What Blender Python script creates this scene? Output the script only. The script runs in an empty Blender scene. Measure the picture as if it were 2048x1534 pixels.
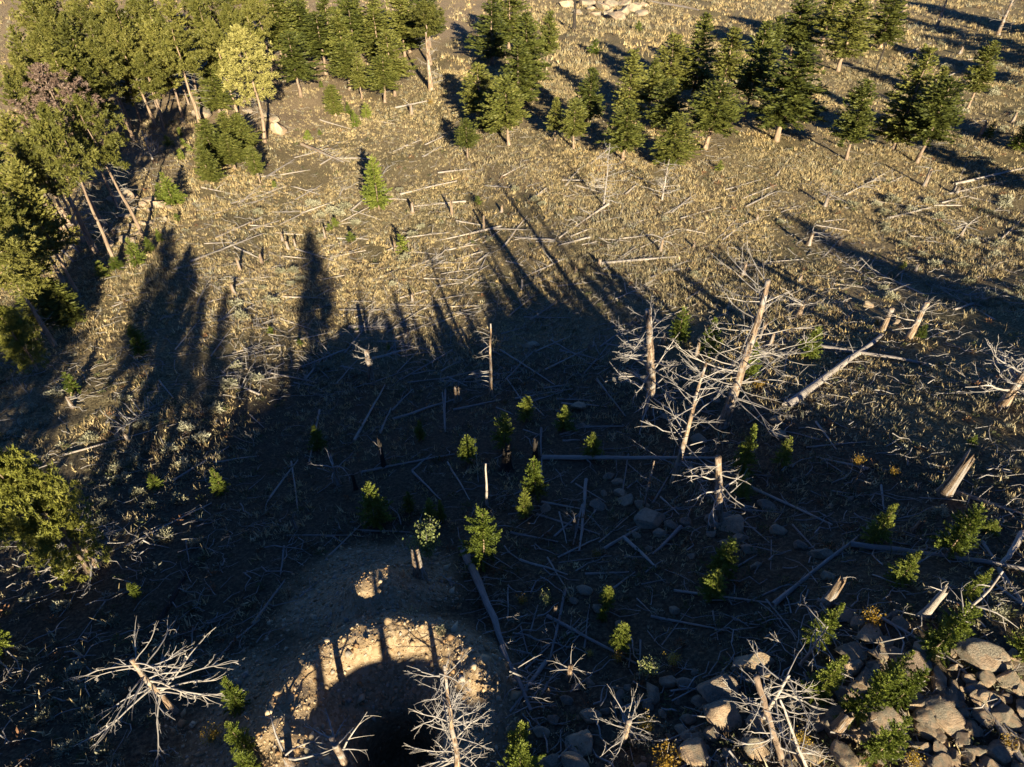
import bpy, math, random
import numpy as np
from mathutils import Vector, Matrix, Euler

# ------------------------------------------------------------------ camera
W0, H0, FPX = 2048.0, 1534.0, 1300.0          # photograph size, focal length in its pixels
PITCH = math.radians(42.0)                    # the drone looks 42 degrees down
CAMZ = 40.0
scene = bpy.context.scene
cam_data = bpy.data.cameras.new("camera")
cam = bpy.data.objects.new("camera", cam_data)
scene.collection.objects.link(cam)
cam.location = (0, 0, CAMZ)
cam.rotation_euler = (math.pi / 2 - PITCH, 0, 0)
cam_data.sensor_width = 36.0
cam_data.lens = 36.0 * FPX / W0
cam_data.clip_start = 0.3
cam_data.clip_end = 3000.0
scene.camera = cam

# ------------------------------------------------------------------ light
SUN_EL = math.radians(19.0)
SHADOW_AZ = math.radians(16.0)                # shadows fall forward, 16 degrees to the left
SX, SY = -math.sin(SHADOW_AZ), math.cos(SHADOW_AZ)
world = bpy.data.worlds.new("World"); scene.world = world
world.use_nodes = True
wn = world.node_tree.nodes; wl = world.node_tree.links
bg = wn["Background"]
sky = wn.new("ShaderNodeTexSky"); sky.sky_type = 'NISHITA'; sky.sun_disc = False
sky.sun_elevation = SUN_EL
# the sun stands behind the camera, a little to the right: direction (sin16, -cos16)
sky.sun_rotation = math.atan2(-SX, -SY)
sky.altitude = 3000; sky.air_density = 0.9; sky.dust_density = 0.0; sky.ozone_density = 10.0
bg.inputs[1].default_value = 0.05
wl.new(sky.outputs[0], bg.inputs[0])
sun_d = bpy.data.lights.new("sun", 'SUN'); sun_d.energy = 5.0; sun_d.angle = math.radians(0.5)
sun_d.color = (1.0, 0.865, 0.62)
sun = bpy.data.objects.new("sun", sun_d); scene.collection.objects.link(sun)
sdir = Vector((SX * math.cos(SUN_EL), SY * math.cos(SUN_EL), -math.sin(SUN_EL)))
sun.rotation_euler = sdir.to_track_quat('-Z', 'Y').to_euler()
sun.location = (30, -60, 60)
scene.view_settings.view_transform = 'Standard'
scene.view_settings.look = 'None'
scene.view_settings.gamma = 1.0
scene.view_settings.use_curve_mapping = False
scene.view_settings.exposure = 1.68
scene.cycles.max_bounces = 4; scene.cycles.diffuse_bounces = 2; scene.cycles.glossy_bounces = 1
scene.cycles.transmission_bounces = 2; scene.cycles.transparent_max_bounces = 4
scene.cycles.caustics_reflective = False; scene.cycles.caustics_refractive = False
# ------------------------------------------------------------------ terrain
def _hash(ix, iy, seed):
    h = (ix.astype(np.int64) * 374761393 + iy.astype(np.int64) * 668265263 + seed * 982451653) & 0x7fffffff
    h = ((h ^ (h >> 13)) * 1274126177) & 0x7fffffff
    return ((h ^ (h >> 16)) & 0xffff) / 65535.0

def vnoise(x, y, seed=0):
    x = np.asarray(x, float); y = np.asarray(y, float)
    ix = np.floor(x); iy = np.floor(y); fx = x - ix; fy = y - iy
    fx = fx * fx * (3 - 2 * fx); fy = fy * fy * (3 - 2 * fy)
    a = _hash(ix, iy, seed); b = _hash(ix + 1, iy, seed); c = _hash(ix, iy + 1, seed); d = _hash(ix + 1, iy + 1, seed)
    return (a * (1 - fx) + b * fx) * (1 - fy) + (c * (1 - fx) + d * fx) * fy - 0.5

def sst(a, b, x):
    t = np.clip((x - a) / (b - a), 0, 1); return t * t * (3 - 2 * t)

def softplus(t):
    return np.where(t > 30, t, np.log1p(np.exp(np.minimum(t, 30))))

H_CAM = 21.0                                   # camera above the slope
UC = 42.5
PIT = (-4.6, 9.4)                            # the dug pit
HUMP = (-6.0, 15.2)                            # spoil heap below it
def terrain(x, y, detail=True):
    x = np.asarray(x, float); y = np.asarray(y, float)
    u = SX * x + SY * y; v = SY * x - SX * y
    s1 = 0.366 - 0.018 * sst(3, 12, v) - 0.055 * sst(14, 26, v) - 0.040 * sst(8, 22, -v)
    s2 = 0.05; uc = UC - 8.0 * sst(2, 15, -v)
    z = CAMZ - H_CAM - s2 * u + (s1 - s2) * (4.5 * softplus((uc - u) / 4.5) - uc)
    z = z - (0.30) * 8.0 * softplus((-42.0 - u) / 8.0)
    # slope with the pines, rising beyond the gully at the upper left
    d = (-(x + 34) * 0.80 - (y - 95) * -0.35)
    z = z + 0.17 * 6.0 * softplus((d - 4) / 6.0) - 0.15 * 6.0 * softplus((d - 90) / 6.0)
    # rocky knoll at the lower right
    z = z + 1.75 * np.exp(-((x - 14.8) / 6.0) ** 2 - ((y - 11.3) / 4.4) ** 2)
    # gentle rolls
    fade = sst(-60, 5, u)
    z = z + 0.9 * vnoise(x / 23.0, y / 23.0, 3) * sst(35, 70, u)
    if detail:
        z = z + fade * (0.45 * vnoise(x / 7.0, y / 7.0, 5) + 0.16 * vnoise(x / 2.3, y / 2.3, 7) + 0.07 * vnoise(x / 0.9, y / 0.9, 9))
    # pit dug into the slope with the spoil heaped on its downhill side
    px, py = x - PIT[0], y - PIT[1]
    pu = SX * px + SY * py; pv = SY * px - SX * py
    r = np.sqrt((pu / 1.0) ** 2 + (pv / 1.10) ** 2) * (1 + 0.12 * vnoise(np.arctan2(pu, pv) * 1.6 + 9, 0 * px, 11))
    bowl = 1 - sst(0.5, 2.7, r)
    hole = 1 - sst(0.9, 1.9, np.sqrt(((pu + 0.9) / 1.0) ** 2 + ((pv - 0.25) / 1.0) ** 2))
    rim = np.exp(-((r - 3.2) / 1.05) ** 2) * sst(-2.6, 1.2, pu) * (1.04 + 0.5 * vnoise(px / 1.1, py / 1.1, 13) + 0.3 * vnoise(px / 0.5, py / 0.5, 14))
    z = z - 1.2 * bowl - 3.2 * hole + 1.45 * rim
    # lower spoil hump below the pit
    qx, qy = x - HUMP[0], y - HUMP[1]
    qu = SX * qx + SY * qy; qv = SY * qx - SX * qy
    z = z + (2.1 + 0.8 * vnoise(x / 0.8, y / 0.8, 15)) * np.exp(-(qu / 1.5) ** 2 - ((qv - 0.2) / 1.8) ** 2)
    return z

_hx = np.arange(-230.0, 230.1, 0.5); _hy = np.arange(-10.0, 330.1, 0.5)
_HF = terrain(*np.meshgrid(_hx, _hy))
def tz(x, y):
    fx = np.clip((x + 230.0) * 2, 0, len(_hx) - 1.001); fy = np.clip((y + 10.0) * 2, 0, len(_hy) - 1.001)
    i = fx.astype(int); j = fy.astype(int); a = fx - i; b = fy - j
    return (_HF[j, i] * (1 - a) + _HF[j, i + 1] * a) * (1 - b) + (_HF[j + 1, i] * (1 - a) + _HF[j + 1, i + 1] * a) * b

# ------------------------------------------------------------------ picture <-> place
CP, SP = math.cos(PITCH), math.sin(PITCH)
def ray(px, py):
    a = (np.asarray(px, float) - W0 / 2) / FPX; b = -(np.asarray(py, float) - H0 / 2) / FPX
    return np.stack([a, CP + b * SP, -SP + b * CP], -1)      # forward=(0,CP,-SP), up=(0,SP,CP)

def ground(px, py, lift=0.0):
    """the ground point that the photograph shows at this pixel (lift: the foot of a thing that tall whose top shows there)"""
    d = ray(px, py); shp = d.shape[:-1]; d = d.reshape(-1, 3)
    ts = 6.0 * 1.022 ** np.arange(230)
    lo = np.full(len(d), 6.0); hi = np.full(len(d), ts[-1])
    for i in range(0, len(d), 400):
        p = ts[None, :, None] * d[i:i + 400, None, :]
        below = (CAMZ + p[..., 2]) < tz(p[..., 0], p[..., 1]) + lift
        k = np.maximum(1, np.argmax(below, axis=1)); lo[i:i + 400] = ts[k - 1]; hi[i:i + 400] = ts[k]
    for _ in range(13):
        m = (lo + hi) / 2; p = m[:, None] * d
        below = (CAMZ + p[:, 2]) < tz(p[:, 0], p[:, 1]) + lift
        hi = np.where(below, m, hi); lo = np.where(below, lo, m)
    p = hi[:, None] * d; p[:, 2] = terrain(p[:, 0], p[:, 1], True)
    return p.reshape(shp + (3,))

def project(p):
    p = np.asarray(p, float); q = p - np.array([0, 0, CAMZ])
    f = q[..., 1] * CP - q[..., 2] * SP; up = q[..., 1] * SP + q[..., 2] * CP
    return np.stack([W0 / 2 + FPX * q[..., 0] / f, H0 / 2 - FPX * up / f, f], -1)

def height_for(base, top_py):
    """height of an upright thing whose top shows at image row top_py"""
    y = base[1]; k = (H0 / 2 - top_py) / FPX
    # up/f = k  with q=(x,y,z): (y*SP + z*CP) = k*(y*CP - z*SP)
    z = (k * y * CP - y * SP) / (CP + k * SP)
    return z + CAMZ - base[2]

# ------------------------------------------------------------------ helpers
COL = scene.collection
R = np.random.default_rng(11)

def mesh_from(name, V, quads=None, tris=None, mat=None, smooth=False, colors=None):
    V = np.asarray(V, np.float32).reshape(-1, 3)
    q = np.zeros((0, 4), np.int32) if quads is None else np.asarray(quads, np.int32).reshape(-1, 4)
    t = np.zeros((0, 3), np.int32) if tris is None else np.asarray(tris, np.int32).reshape(-1, 3)
    me = bpy.data.meshes.new(name)
    me.vertices.add(len(V)); me.vertices.foreach_set("co", V.ravel())
    me.loops.add(q.size + t.size)
    me.loops.foreach_set("vertex_index", np.concatenate([q.ravel(), t.ravel()]).astype(np.int32))
    me.polygons.add(len(q) + len(t))
    st = np.concatenate([np.arange(len(q)) * 4, q.size + np.arange(len(t)) * 3]).astype(np.int32)
    me.polygons.foreach_set("loop_start", st)
    if smooth:
        me.polygons.foreach_set("use_smooth", np.ones(len(q) + len(t), bool))
    if colors is not None:
        ca = me.color_attributes.new("tint", 'FLOAT_COLOR', 'POINT')
        ca.data.foreach_set("color", np.asarray(colors, np.float32).ravel())
    me.update(calc_edges=True)
    if mat is not None: me.materials.append(mat)
    return me

class MB:
    def __init__(s): s.V = []; s.Q = []; s.T = []; s.n = 0
    def add(s, V, quads=None, tris=None):
        V = np.asarray(V, float).reshape(-1, 3)
        if quads is not None and len(quads): s.Q.append(np.asarray(quads, np.int64) + s.n)
        if tris is not None and len(tris): s.T.append(np.asarray(tris, np.int64) + s.n)
        s.V.append(V); s.n += len(V)
    def tube(s, pts, rad, sides=5, cap_end=False, cap_start=False, twist=0.0):
        pts = np.asarray(pts, float); rad = np.asarray(rad, float); k = len(pts)
        tan = np.gradient(pts, axis=0); tan /= np.linalg.norm(tan, axis=1)[:, None] + 1e-9
        ref = np.array([0, 0, 1.0]) if abs(tan[0, 2]) < 0.8 else np.array([1.0, 0, 0])
        n = np.cross(tan, ref); n /= np.linalg.norm(n, axis=1)[:, None] + 1e-9
        b = np.cross(tan, n)
        a = np.linspace(0, 2 * np.pi, sides, endpoint=False) + twist
        ring = pts[:, None, :] + rad[:, None, None] * (np.cos(a)[None, :, None] * n[:, None, :] + np.sin(a)[None, :, None] * b[:, None, :])
        i = np.arange(k - 1)[:, None] * sides; j = np.arange(sides)[None, :]; j2 = (j + 1) % sides
        q = np.stack([i + j, i + j2, i + sides + j2, i + sides + j], -1).reshape(-1, 4)
        V = ring.reshape(-1, 3); tr = []
        if cap_end:
            V = np.vstack([V, pts[-1]]); c = len(V) - 1
            tr += [[(k - 1) * sides + m, (k - 1) * sides + (m + 1) % sides, c] for m in range(sides)]
        if cap_start:
            V = np.vstack([V, pts[0]]); c = len(V) - 1
            tr += [[(m + 1) % sides, m, c] for m in range(sides)]
        s.add(V, q, tr if tr else None)
    def mesh(s, name, mat, smooth=False, colors=None):
        return mesh_from(name, np.vstack(s.V), np.vstack(s.Q) if s.Q else None, np.vstack(s.T) if s.T else None, mat, smooth, colors)

def link(name, data, parent=None):
    o = bpy.data.objects.new(name, data); COL.objects.link(o)
    if parent is not None: o.parent = parent
    return o

def tag(o, label, cat, group=None, kind=None):
    if label: o["label"] = label
    if cat: o["category"] = cat
    if group: o["group"] = group
    if kind: o["kind"] = kind
    return o

# ------------------------------------------------------------------ materials
def new_mat(name):
    m = bpy.data.materials.new(name); m.use_nodes = True
    nt = m.node_tree
    return m, nt, nt.nodes["Principled BSDF"]

def node(nt, typ, **kw):
    n = nt.nodes.new(typ)
    for k, v in kw.items():
        if k in n.inputs: n.inputs[k].default_value = v
        else: setattr(n, k, v)
    return n

def ramp(nt, fac, stops):
    r = nt.nodes.new("ShaderNodeValToRGB"); e = r.color_ramp.elements
    while len(e) < len(stops): e.new(0.5)
    for el, (p, c) in zip(e, stops):
        el.position = p; el.color = tuple(c) + (1,) if len(c) == 3 else c
    nt.links.new(fac, r.inputs[0]); return r.outputs[0]

def noise(nt, scale, detail=4, rough=0.6, vec=None, which='Object', dist=0.0):
    n = node(nt, "ShaderNodeTexNoise", Scale=scale, Detail=detail, Roughness=rough, Distortion=dist)
    if vec is None:
        tc = nt.nodes.new("ShaderNodeTexCoord"); vec = tc.outputs[which]
    nt.links.new(vec, n.inputs["Vector"]); return n.outputs["Fac"]

def mix(nt, fac, a, b, mode='MIX'):
    m = nt.nodes.new("ShaderNodeMix"); m.data_type = 'RGBA'; m.blend_type = mode
    for sock, v in ((m.inputs[0], fac), (m.inputs[6], a), (m.inputs[7], b)):
        if hasattr(v, "is_output"): nt.links.new(v, sock)
        else: sock.default_value = v if isinstance(v, (int, float)) else (tuple(v) + (1,) if len(v) == 3 else v)
    return m.outputs[2]

def bump(nt, p, h, strength=0.5, dist=0.05):
    b = node(nt, "ShaderNodeBump", Strength=strength, Distance=dist)
    nt.links.new(h, b.inputs["Height"]); nt.links.new(b.outputs[0], p.inputs["Normal"])

def ground_material():
    m, nt, p = new_mat("ground")
    geo = nt.nodes.new("ShaderNodeNewGeometry"); pos = geo.outputs["Position"]
    big = noise(nt, 0.09, 3, 0.55, pos); mid = noise(nt, 0.9, 4, 0.65, pos); fine = noise(nt, 6.0, 5, 0.75, pos)
    straw = ramp(nt, fine, [(0.25, (0.050, 0.036, 0.020)), (0.45, (0.135, 0.102, 0.058)), (0.62, (0.33, 0.26, 0.145)), (0.8, (0.46, 0.38, 0.235))])
    soil = ramp(nt, fine, [(0.3, (0.085, 0.062, 0.036)), (0.7, (0.25, 0.19, 0.110))])
    f = ramp(nt, mid, [(0.30, (0, 0, 0)), (0.50, (1, 1, 1))])
    c = mix(nt, f, soil, straw)
    olive = ramp(nt, big, [(0.4, (1, 1, 1)), (0.65, (0.74, 0.78, 0.70))])
    c = mix(nt, 1.0, c, olive, 'MULTIPLY')
    at = node(nt, "ShaderNodeAttribute", attribute_name="tint")
    sep = nt.nodes.new("ShaderNodeSeparateColor"); nt.links.new(at.outputs["Color"], sep.inputs[0])
    vor = node(nt, "ShaderNodeTexVoronoi", Scale=7.0); nt.links.new(pos, vor.inputs["Vector"])
    g1 = ramp(nt, vor.outputs["Color"], [(0.15, (0.17, 0.12, 0.07)), (0.5, (0.31, 0.23, 0.14)), (0.85, (0.43, 0.34, 0.23))])
    g2 = ramp(nt, fine, [(0.35, (0.22, 0.145, 0.075)), (0.7, (0.39, 0.285, 0.17))])
    grav = mix(nt, 0.45, g1, g2)
    c = mix(nt, sep.outputs[0], c, grav)
    duff = ramp(nt, fine, [(0.3, (0.09, 0.060, 0.036)), (0.52, (0.25, 0.185, 0.115)), (0.72, (0.44, 0.355, 0.245))])
    c = mix(nt, sep.outputs[1], c, duff)
    shadowed = ramp(nt, fine, [(0.3, (0.018, 0.015, 0.012)), (0.52, (0.060, 0.046, 0.032)), (0.75, (0.16, 0.125, 0.085))])  # darker ground tone, shade painted into the lower slope's colour
    c = mix(nt, sep.outputs[2], c, shadowed)
    nt.links.new(c, p.inputs["Base Color"]); p.inputs["Roughness"].default_value = 0.95
    p.inputs["Specular IOR Level"].default_value = 0.1
    bump(nt, p, fine, 0.9, 0.12)
    return m

def foliage_material(name, dark, mid, light, trans=0.25, rough=0.55):
    m, nt, p = new_mat(name)
    oi = nt.nodes.new("ShaderNodeObjectInfo")
    f = noise(nt, 1.1, 3, 0.6); fine = noise(nt, 9.0, 2, 0.5)
    a = node(nt, "ShaderNodeMath", operation='ADD'); nt.links.new(f, a.inputs[0])
    b = node(nt, "ShaderNodeMath", operation='MULTIPLY_ADD'); nt.links.new(oi.outputs["Random"], b.inputs[0])
    b.inputs[1].default_value = 0.30; b.inputs[2].default_value = -0.14; nt.links.new(b.outputs[0], a.inputs[1])
    c2 = node(nt, "ShaderNodeMath", operation='MULTIPLY_ADD'); nt.links.new(fine, c2.inputs[0])
    c2.inputs[1].default_value = 0.5; nt.links.new(a.outputs[0], c2.inputs[2])
    c = ramp(nt, c2.outputs[0], [(0.48, dark), (0.72, mid), (0.98, light)])
    nt.links.new(c, p.inputs["Base Color"]); p.inputs["Roughness"].default_value = rough
    p.inputs["Specular IOR Level"].default_value = 0.25
    tr = nt.nodes.new("ShaderNodeBsdfTranslucent"); nt.links.new(c, tr.inputs[0])
    mx = nt.nodes.new("ShaderNodeMixShader"); mx.inputs[0].default_value = trans
    nt.links.new(p.outputs[0], mx.inputs[1]); nt.links.new(tr.outputs[0], mx.inputs[2])
    nt.links.new(mx.outputs[0], nt.nodes["Material Output"].inputs[0])
    return m

def tint_material(name, rough=0.8, trans=0.2):
    m, nt, p = new_mat(name)
    at = node(nt, "ShaderNodeAttribute", attribute_name="tint")
    nt.links.new(at.outputs["Color"], p.inputs["Base Color"]); p.inputs["Roughness"].default_value = rough
    p.inputs["Specular IOR Level"].default_value = 0.15
    tr = nt.nodes.new("ShaderNodeBsdfTranslucent"); nt.links.new(at.outputs["Color"], tr.inputs[0])
    mx = nt.nodes.new("ShaderNodeMixShader"); mx.inputs[0].default_value = trans
    nt.links.new(p.outputs[0], mx.inputs[1]); nt.links.new(tr.outputs[0], mx.inputs[2])
    nt.links.new(mx.outputs[0], nt.nodes["Material Output"].inputs[0])
    return m

def bark_material(name, stops, stretch=(6, 6, 1.0), scale=2.2, strength=0.8, patch=None, char=False):
    m, nt, p = new_mat(name)
    tc = nt.nodes.new("ShaderNodeTexCoord")
    mp = node(nt, "ShaderNodeMapping"); mp.inputs["Scale"].default_value = stretch
    nt.links.new(tc.outputs["Object"], mp.inputs[0])
    f = noise(nt, scale, 5, 0.65, mp.outputs[0])
    c = ramp(nt, f, stops)
    oi = nt.nodes.new("ShaderNodeObjectInfo")
    v = ramp(nt, oi.outputs["Random"], [(0.0, (0.72, 0.72, 0.74)), (1.0, (1.12, 1.08, 1.02))])
    c = mix(nt, 1.0, c, v, 'MULTIPLY')
    if char:
        g = noise(nt, 0.9, 4, 0.7)
        k = ramp(nt, g, [(0.56, (0, 0, 0)), (0.64, (0.9, 0.9, 0.9))])
        c = mix(nt, k, c, (0.022, 0.018, 0.015))
    if patch:
        g = noise(nt, 1.3, 3, 0.6)
        k = ramp(nt, g, [(0.50, (0, 0, 0)), (0.60, (1, 1, 1))])
        c = mix(nt, k, c, patch)
    nt.links.new(c, p.inputs["Base Color"]); p.inputs["Roughness"].default_value = 0.85
    p.inputs["Specular IOR Level"].default_value = 0.2
    bump(nt, p, f, strength, 0.06)
    return m

def rock_material():
    m, nt, p = new_mat("granite")
    oi = nt.nodes.new("ShaderNodeObjectInfo")
    va = nt.nodes.new("ShaderNodeVectorMath"); va.operation = 'ADD'
    tc = nt.nodes.new("ShaderNodeTexCoord"); nt.links.new(tc.outputs["Object"], va.inputs[0]); nt.links.new(oi.outputs["Location"], va.inputs[1])
    f = noise(nt, 2.2, 6, 0.7, va.outputs[0]); s = noise(nt, 14, 4, 0.75, va.outputs[0]); g = noise(nt, 1.1, 4, 0.6, va.outputs[0], dist=0.6)
    c = ramp(nt, f, [(0.28, (0.19, 0.135, 0.09)), (0.45, (0.41, 0.305, 0.205)), (0.72, (0.56, 0.44, 0.315))])
    lich = ramp(nt, s, [(0.40, (0.13, 0.12, 0.095)), (0.62, (0.38, 0.36, 0.28))])
    k = ramp(nt, g, [(0.44, (0, 0, 0)), (0.56, (0.85, 0.85, 0.85))])
    c = mix(nt, k, c, lich)
    v = ramp(nt, oi.outputs["Random"], [(0.0, (0.75, 0.74, 0.75)), (1.0, (1.15, 1.1, 1.02))])
    c = mix(nt, 1.0, c, v, 'MULTIPLY')
    nt.links.new(c, p.inputs["Base Color"]); p.inputs["Roughness"].default_value = 0.9
    p.inputs["Specular IOR Level"].default_value = 0.2
    bump(nt, p, s, 0.9, 0.12)
    return m

M_GROUND = ground_material()
M_FIR = foliage_material("fir_needles", (0.042, 0.054, 0.012), (0.108, 0.120, 0.024), (0.200, 0.195, 0.046))
M_SAP = foliage_material("young_fir_needles", (0.048, 0.070, 0.012), (0.130, 0.165, 0.024), (0.240, 0.260, 0.052), 0.3)
M_PINE = foliage_material("pine_needles", (0.052, 0.056, 0.013), (0.120, 0.122, 0.025), (0.205, 0.190, 0.046))
M_BPINE = foliage_material("bright_pine_needles", (0.080, 0.090, 0.016), (0.180, 0.185, 0.032), (0.280, 0.265, 0.058), 0.3)
M_YPINE = foliage_material("yellowing_pine_needles", (0.12, 0.115, 0.03), (0.26, 0.24, 0.065), (0.40, 0.36, 0.12))
M_RUST = foliage_material("rust_needles", (0.075, 0.048, 0.036), (0.15, 0.100, 0.075), (0.24, 0.175, 0.135), 0.15)
M_ASPEN = foliage_material("pale_leaves", (0.10, 0.13, 0.04), (0.22, 0.25, 0.08), (0.42, 0.42, 0.20), 0.3)
M_GOLD = foliage_material("autumn_leaves", (0.13, 0.075, 0.012), (0.32, 0.20, 0.025), (0.50, 0.36, 0.06), 0.3)
M_SAGE = foliage_material("sagebrush_leaves", (0.13, 0.125, 0.075), (0.27, 0.26, 0.165), (0.42, 0.40, 0.28), 0.15, 0.8)
M_GREY = bark_material("weathered_wood", [(0.25, (0.16, 0.135, 0.115)), (0.5, (0.36, 0.32, 0.28)), (0.75, (0.56, 0.52, 0.47))])
M_TWIG = bark_material("bleached_twigs", [(0.25, (0.15, 0.135, 0.12)), (0.5, (0.29, 0.27, 0.245)), (0.75, (0.44, 0.415, 0.385))], (1, 1, 1), 3.0, 0.3)
M_SNAG = bark_material("dead_trunk_bark", [(0.36, (0.045, 0.030, 0.020)), (0.5, (0.25, 0.175, 0.115)), (0.66, (0.46, 0.36, 0.255))], (7, 7, 0.8), 1.6, 1.0, (0.30, 0.27, 0.24), True)
M_LIVE = bark_material("pine_bark", [(0.28, (0.11, 0.075, 0.052)), (0.5, (0.27, 0.195, 0.135)), (0.72, (0.42, 0.335, 0.25))], (5, 5, 0.7), 1.4, 1.0)
M_CHAR = bark_material("charred_wood", [(0.3, (0.012, 0.011, 0.010)), (0.6, (0.05, 0.042, 0.036)), (0.8, (0.15, 0.12, 0.10))], (5, 5, 1), 2.0, 1.0)
M_ROCK = rock_material()
M_GRASS = tint_material("dry_grass")
M_PEBBLE = tint_material("gravel_stones", 0.9, 0.0)

# ------------------------------------------------------------------ ground
def grid_axis(parts):
    out = []
    for a, b, d in parts:
        n = max(1, int(round((b - a) / d))); out.append(np.linspace(a, b, n, endpoint=False))
    return np.append(np.concatenate(out), parts[-1][1])

def gravel_mask(x, y):
    px, py = x - PIT[0], y - PIT[1]
    g = 1 - sst(3.2, 5.2, np.sqrt(px ** 2 * 0.8 + (py - 0.3) ** 2) + 1.4 * vnoise(x / 1.3, y / 1.3, 21))
    hx, hy = x - (HUMP[0] - 0.6), y - (HUMP[1] + 0.8)
    g = np.maximum(g, 1 - sst(2.6, 4.2, np.sqrt(hx ** 2 * 0.7 + hy ** 2) + 1.2 * vnoise(x / 1.1, y / 1.1, 22)))
    lx, ly = x - (PIT[0] - 5.0), y - (PIT[1] - 0.8)
    g = np.maximum(g, 0.85 * (1 - sst(1.6, 3.6, np.sqrt(lx ** 2 + (ly * 0.55) ** 2) + 1.3 * vnoise(x / 1.2, y / 1.2, 23))))
    return np.clip(g, 0, 1)

def duff_mask(x, y):
    d = (-(x + 34) * 0.80 + (y - 95) * 0.35)
    n = 6 * vnoise(x / 6.0, y / 6.0, 31) + 2 * vnoise(x / 1.7, y / 1.7, 32)
    return np.clip(sst(-2, 7, d + n), 0, 1) * 0.85

def shade_mask(x, y):  # where shade is painted into the lower slope's ground; also thins grass
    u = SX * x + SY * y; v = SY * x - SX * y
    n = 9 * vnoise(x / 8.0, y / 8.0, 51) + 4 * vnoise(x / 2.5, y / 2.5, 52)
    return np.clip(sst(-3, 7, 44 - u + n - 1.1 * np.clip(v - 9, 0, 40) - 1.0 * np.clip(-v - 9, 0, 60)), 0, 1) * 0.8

gx = grid_axis([(-900, -260, 40), (-260, -110, 6), (-110, -45, 1.3), (-45, -14, 0.45), (-14, 6, 0.16), (6, 32, 0.35), (32, 110, 1.3), (110, 260, 6), (260, 900, 40)])
gy = grid_axis([(-500, -90, 20), (-90, -10, 1.6), (-10, 3, 0.7), (3, 20, 0.16), (20, 46, 0.32), (46, 85, 0.6), (85, 150, 1.1), (150, 260, 2.6), (260, 1500, 40)])
GX, GY = np.meshgrid(gx, gy)
GZ = terrain(GX, GY)
nx, ny = len(gx), len(gy)
ii, jj = np.meshgrid(np.arange(nx - 1), np.arange(ny - 1))
k = (jj * nx + ii).ravel()
quads = np.stack([k, k + 1, k + 1 + nx, k + nx], -1)
gm = gravel_mask(GX, GY).ravel(); dm = duff_mask(GX, GY).ravel()
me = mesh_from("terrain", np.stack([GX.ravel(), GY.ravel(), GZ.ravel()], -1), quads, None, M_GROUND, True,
               np.stack([gm, dm, shade_mask(GX, GY).ravel() * (1 - gm), gm * 0 + 1], -1))
tag(link("ground", me), "dry grassy hillside with bare soil and gravel", None, None, "structure")

# ------------------------------------------------------------------ grass and gravel (nobody could count them)
def in_view(p, mx=260, my=120):
    q = project(p)
    return (q[..., 2] > 2) & (q[..., 0] > -mx) & (q[..., 0] < W0 + mx) & (q[..., 1] > -my) & (q[..., 1] < H0 + my)

def scatter(y0, y1, dens, seed):
    r = np.random.default_rng(seed)
    hw = 0.79 * (y1 * 1.05 + 16) * 1.25 + 3
    n = int(dens * 2 * hw * (y1 - y0))
    x = r.uniform(-hw, hw, n); y = r.uniform(y0, y1, n)
    p = np.stack([x, y, terrain(x, y)], -1)
    return p[in_view(p)]

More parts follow.
